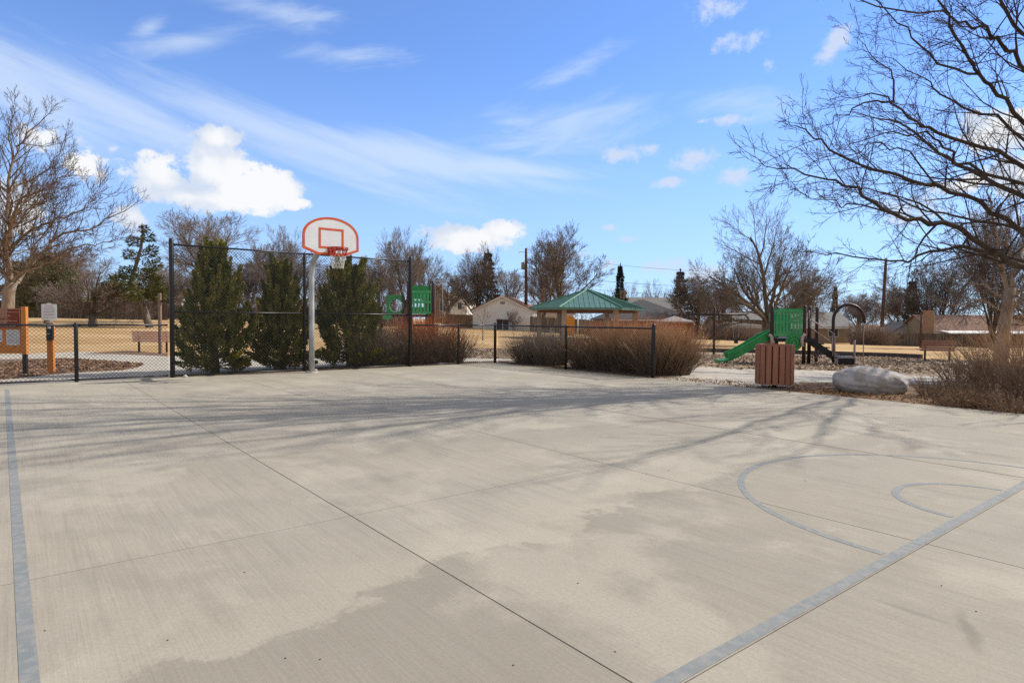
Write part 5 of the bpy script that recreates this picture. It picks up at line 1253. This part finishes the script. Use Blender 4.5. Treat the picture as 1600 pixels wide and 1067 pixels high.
t, rf = house('house', 'long tan house with a brown roof and white patio cover on the right', 1573, 96, 22, 9, radians(-2), 2.5, 4.9, 'x', m_s_tan, m_r_brown, wins=((-9.6, 1.0, .9, 1.2), (4, .9, 1.8, 1.3)), eave=.4, doors=((-3.0, 1.8, 2.1, m_glass),))
b = MB(); b.box(-12.2, -.5, 0, -11.15, .5, 5.5); b.box(-12.25, -.55, 5.5, -11.1, .55, 5.65); b.build('chimney', m_brick_t, t)
b = MB(); b.prism([(-10.2, -3.2, 2.15), (11, -3.2, 2.15), (11, -.45, 2.5), (-10.2, -.45, 2.5)], (0, 0, .1)); b.box(-10.2, -3.25, 2.05, 11, -3.21, 2.3); pc_ = b.build('patio_cover', m_white, t)
for x in (-10, -3.5, 1.5, 6.4): b = MB(); b.box(x-.05, -3.15, 0, x+.05, -3.05, 2.14); b.build('post', m_trim, pc_)
house('garage', 'small pale lilac gabled garage behind the fence right of the utility pole', 1421, 103, 4.9, 6, radians(-6), 2.5, 3.9, 'y', m_s_lil, m_r_grey, eave=.25, cat='garage')
house('house', 'low pale house with tan roof glimpsed behind the leaning pine', 236, 92, 9, 8, 0, 2.8, 4.3, 'x', m_s_white, m_r_red, wins=((-3.5, .9, 1.4, 1.5), (-1, .9, 1.4, 1.5)))
house('house', 'pale house glimpsed behind the grey juniper on the far left', 100, 90, 14, 8, 0, 2.7, 4.2, 'x', m_s_pale, m_r_grey, wins=((2, .9, 1.4, 1.2),))
house('house', 'white-walled house seen through the pavilion', 850, 98, 9, 8, 0, 2.7, 4.0, 'x', m_s_white, m_r_brown, wins=((-1.5, 1.0, 1.4, 1.2),))
# grey canopy
YC = 72; p = ground(1054, YC); cz = zt(p.x, YC); t = thing('canopy_tent', 'small grey canopy tent beside the dark hip-roofed house', 'canopy', (p.x, YC, cz)); 
zc = at(1054, 502, YC).z-cz; n_ = 1.75
b = MB(); ap = (0, 0, zc+.62); cs = [(-n_, -n_, zc), (n_, -n_, zc), (n_, n_, zc), (-n_, n_, zc)]
for i in range(4): b.tri(cs[i], cs[(i+1) % 4], ap); a_, q_ = cs[i], cs[(i+1) % 4]; b.quad((a_[0], a_[1], zc-.16), (q_[0], q_[1], zc-.16), q_, a_)
b.build('cover', mat('grey_canvas', (.33, .30, .29), rough=.9), t)
for x, y in ((-1, -1), (1, -1), (1, 1), (-1, 1)): b = MB(); b.box(x*n_*.97-.025, y*n_*.97-.025, 0, x*n_*.97+.025, y*n_*.97+.025, zc-.0); b.build('leg', m_grey, t)

# pavilion
m_teal = mat('green_metal_roof', (.10, .22, .18), (.075, .175, .145), scale=2, rough=.4, metal=.1, spec=.5); m_col = mat('tan_stone_column', (.40, .31, .25), (.30, .23, .185), scale=5, rough=.9, bump=.4); m_beam = mat('red_brown_beam', (.20, .085, .05), (.14, .06, .04), scale=4, rough=.7)
YV = 52.0; pv = ground(917, YV); t = thing('pavilion', 'hexagonal park pavilion with a green standing-seam metal roof', 'pavilion', pv, radians(-3))
ze = at(917, 480.5, YV-3.9).z-pv.z; za = at(915.5, 452.8, YV).z-pv.z; R6 = 4.75
cor = [Vector((R6*cos(radians(60*k)), R6*sin(radians(60*k)), ze)) for k in range(6)]; ap = Vector((0, 0, za)); b = MB()
for k in range(6):
    p, q = cor[k], cor[(k+1) % 6]; b.prism([p, q, ap], (0, 0, -.03))
    b.prism([p, q, q-Vector((0, 0, .16)), p-Vector((0, 0, .16))], ((p+q)/2).normalized()*-.04)
rf = b.build('roof', m_teal, t); b = MB()
for k in range(6):
    p, q = cor[k], cor[(k+1) % 6]; n = 12; up_ = (q-p).cross(ap-p).normalized()
    if up_.z < 0: up_ = -up_
    for i in range(1, n):
        s = i/n; base_ = p.lerp(q, s); m_ = (p+q)/2; dirn = (ap-m_); tt = 2*min(s, 1-s); b.tube([base_+up_*.02, base_+dirn*tt+up_*.02], .022, 4)
b.build('seams', m_teal, rf); b = MB()
for k in range(6): b.tube([cor[k]+Vector((0, 0, .03)), ap+Vector((0, 0, .05))], .07, 6)
b.build('hip_caps', mat('pale_green_metal', (.10, .27, .22), rough=.6, spec=.3), rf)
for k in range(6):
    a = radians(60*k); c_ = Vector((3.95*cos(a), 3.95*sin(a), 0)); b = MB(); b.obox(c_+Vector((0, 0, ze/2-.2)), (.19, 0, 0), (0, .19, 0), (0, 0, ze/2+.02)); b.build('column', m_col, t)
    a2 = radians(60*(k+1)); d_ = Vector((3.95*cos(a2), 3.95*sin(a2), 0)); dv = d_-c_; b = MB(); b.obox((c_+d_)/2+Vector((0, 0, ze-.25)), dv/2*.97, Vector((-dv.y, dv.x, 0)).normalized()*.08, (0, 0, .11)); b.build('beam', m_beam, t)
b = MB(); b.prism([(5*cos(radians(60*k)), 5*sin(radians(60*k)), .02) for k in range(6)], (0, 0, .05)); b.build('floor_slab', m_path, t)
# orange board and light post under/behind it
YO = 60; p = ground(892, YO); t = thing('orange_board', 'rounded orange panel standing on the lawn, seen through the pavilion', 'panel', p); h1 = at(892, 493.5, YO).z-p.z; w_ = 6*YO/FPX
b = MB(); b.prism([(-w_, 0, .1), (w_, 0, .1), (w_, 0, h1-.3)]+[(w_*cos(a)*.999, 0, h1-.3+.3*sin(a)) for a in (.5, 1.0, 1.57, 2.1, 2.6)]+[(-w_, 0, h1-.3)], (0, .08, 0)); b.build('panel', mat('orange_plastic', (.62, .27, .04), (.5, .2, .03), scale=2, rough=.5), t)
for x in (-.3, .3): b = MB(); b.box(x-.03, .09, -.1, x+.03, .13, h1-.4); b.build('leg', m_brown, t)
YO = 63; p = ground(903, YO); t = thing('white_post', 'thin white metal post standing right of the orange panel', 'post', p); h1 = at(903, 484, YO).z-p.z
b = MB(); b.tube([(0, 0, -.2), (0, 0, h1)], .055, 8); b.build('post', m_white, t, smooth=True); b = MB(); b.tube([(0, 0, h1), (0, 0, h1+.06)], .075, 8); b.build('cap', m_white, t)
# black wheelie bins by the garage
for i, (x, rz, lab) in enumerate(((780.5, .12, 'left one of the two black wheeled bins beside the pale garage'), (790.5, -.1, 'right one of the two black wheeled bins beside the pale garage'))):
    p = ground(x, 73.0); t = thing('wheeled_bin', lab, 'bin', p, rz, 'black wheeled bins by the garage')
    b = MB(); b.prism([(-.27, -.3, .08), (.27, -.3, .08), (.33, -.36, 1.15), (-.33, -.36, 1.15)], (0, .66, 0)); b.build('body', m_blk, t)
    b = MB(); b.obox((0, 0, 1.2), (.35, 0, 0), (0, .40, .05), (0, -.005, .04)); b.build('lid', m_blk, t, bevel=.02)
    for s in (-.22, .22): b = MB(); b.tube([(s-.03, .33, .1), (s+.03, .33, .1)], .1, 12); b.build('wheel', m_dark, t)

# wooden fences -------------------------------------------------------
m_fence_d = mat('weathered_dark_boards', (.105, .075, .06), (.055, .042, .036), scale=2.2, detail=8, rough=.95, bump=.6, stretch=(6, 6, .5), c3=(.17, .145, .125), s3=1.1)
m_fence_t = mat('tan_boards', (.30, .19, .12), (.20, .125, .085), scale=2.2, detail=8, rough=.95, bump=.6, stretch=(6, 6, .5))
def wood_fence(label, pts, H, m):
    P = [ground(x, Y) for x, Y in pts]; o = P[0]; t = thing('wooden_fence', label, 'fence', o, 0, 'board fences of the neighbouring gardens')
    g = R_(len(label)); b = MB(); pb = []
    for p, q in zip(P, P[1:]):
        L = Vector((q.x-p.x, q.y-p.y, 0)); n = int(L.length/.15); nr = Vector((-L.y, L.x, 0)).normalized()*.01
        for i in range(n):
            a = p.lerp(q, (i+.04)/n)-o; c = p.lerp(q, (i+.96)/n)-o; h = H+g.uniform(-.03, .03); jit = nr*g.uniform(-1, 1)
            b.prism([a+jit-Vector((0, 0, .1)), c+jit-Vector((0, 0, .1)), c+jit+Vector((0, 0, h)), a+jit+Vector((0, 0, h))], nr*1.6)
        for i in range(int(L.length/2.4)+1): pb.append((p.lerp(q, i*2.4/L.length)-o, nr))
    b.build('board_panel', m, t)
    for a, nr in pb[:60]:
        mb = MB(); mb.box(a.x-.05, a.y+.05, a.z-.1, a.x+.05, a.y+.15, a.z+H-.05); mb.build('post', m, t)
    return t
wood_fence('dark weathered board fence behind the leaning pine on the left', [(-60, 68), (100, 67), (262, 66)], 1.75, m_fence_d)
wood_fence('dark board fence behind the pavilion, between garage and brick house', [(829, 74), (930, 76), (1002, 79)], 1.75, m_fence_d)
wood_fence('short brown board fence between the white gabled house and the garage', [(690, 84), (741, 80)], 1.6, m_fence_t)
wood_fence('long dark weathered board fence on the right behind the brown bench', [(1388, 93), (1500, 91), (1660, 89)], 1.85, m_fence_d)
wood_fence('brown board fence behind the big spreading tree', [(1120, 88), (1225, 88)], 1.5, m_fence_t)
wood_fence('low dark board fence behind the tall fence and junipers', [(262, 76), (440, 78), (640, 82)], 1.6, m_fence_d)
# undergrowth along the far fences
hd = [(*ground(1338+i*11, 90)[:2], 1.0) for i in range(5)]
hedge(21, 'tangled bare undergrowth below the utility pole on the right', hd, 3.4, 600, m_twig_r, lean=.5, r=.016, group='distant undergrowth')
hd = [(*ground(1085+i*14, 86)[:2], 1.2) for i in range(8)]
hedge(22, 'tangled bare undergrowth behind the swing frame and slide', hd, 2.8, 700, m_twig_r, lean=.5, r=.014, group='distant undergrowth')
hd = [(*ground(1535+i*14, 80)[:2], .9) for i in range(5)]
hedge(23, 'rusty bare brush in front of the right board fence', hd, 2.4, 400, m_hed_b, lean=.5, r=.012, group='distant undergrowth')
hd = [(*ground(300+i*26, 74)[:2], 1.8) for i in range(13)]
hedge(24, 'hazy bare brush on the far lawn edge behind the junipers', hd, 4.0, 1100, m_twig_r, lean=.4, r=.014, group='distant undergrowth')
hd = [(*ground(925+i*12, 66)[:2], .9) for i in range(5)]
hedge(25, 'rusty bare shrub right behind the pavilion columns', hd, 1.9, 500, m_hed_o, lean=.5, r=.01, group='distant undergrowth')
# ------------------------------------------------------------------ utility poles and wires
m_pole = mat('dark_brown_pole_wood', (.115, .062, .042), (.07, .04, .03), scale=3, rough=.95, stretch=(4, 4, .4))
def upole(label, x, Y, ytop, r, xt=None):
    p = ground(x, Y); tp = at(xt or x, ytop, Y)-p; t = thing('utility_pole', label, 'utility pole', p); b = MB(); b.tube([(0, 0, -.3), tp*.5, tp], [r*1.25, r, r*.8], 10); b.build('pole', m_pole, t, smooth=True); return t, p, tp
t, p1, tp1 = upole('brown utility pole with a grey transformer right of the pale garage', 822, 78, 388, .19)
b = MB(); b.tube([(-.42, -.2, tp1.z-2.6), (-.42, -.2, tp1.z-1.75)], .24, 14); b.build('transformer', m_grey, t, smooth=True)
b = MB(); b.tube([(tp1.x, 0, tp1.z-.55), (tp1.x-.75, -.1, tp1.z-.45), (tp1.x-.95, -.1, tp1.z-.6)], .03, 5); b.build('bracket', m_grey, t)
t, p2_, tp2 = upole('tall dark brown utility pole on the right with white meter boxes', 1377.5, 94, 404, .24, 1384.5)
b = MB(); b.box(-.35, -.45, at(1380, 520, 94).z-p2_.z, .3, -.27, at(1380, 511.5, 94).z-p2_.z); b.build('meter_box', m_white, t, bevel=.03)
b = MB(); b.box(-.3, -.45, at(1380, 530, 94).z-p2_.z, .28, -.27, at(1380, 521.5, 94).z-p2_.z); b.build('meter_box', m_white, t, bevel=.03); b = MB(); b.tube([(0.05, -.33, -.1), (0.05, -.33, at(1380, 531, 94).z-p2_.z)], .06, 6); b.build('conduit', m_grey, t)
t, p3_, tp3 = upole('slim light wooden post in front of the right board fence', 1439.5, 70, 488, .1)
def wire(label, a, c, sag, r=.018):
    b = MB(); n = 24; b.tube([a.lerp(c, i/n)-Vector((0, 0, sag*4*(i/n)*(1-i/n))) for i in range(n+1)], r, 3, cap=False); tag(b.build('power_line', m_blk), label, 'power line', 'power lines between the poles')
A1 = p1+Vector(tp1); A2 = p2_+Vector(tp2)
wire('highest power line between the two utility poles', A1-Vector((0, 0, .5)), A2-Vector((0, 0, .8)), 1.8)
wire('second power line between the two utility poles, below the highest', A1-Vector((0, 0, 3.0)), A2-Vector((0, 0, 3.0)), 1.5, .024)
wire('lowest power line between the two utility poles', A1-Vector((0, 0, 4.2)), A2-Vector((0, 0, 4.2)), 1.5, .018)
wire('upper power line running left from the transformer pole', A1-Vector((0, 0, 2.9)), at(560, 428, 96), 1.2, .02)
wire('lower power line running left from the transformer pole', A1-Vector((0, 0, 4.4)), at(560, 446, 96), 1.2, .02)
wire('power line running right from the tall brown pole', A2-Vector((0, 0, .8)), at(1720, 396, 90), 1.2, .02)
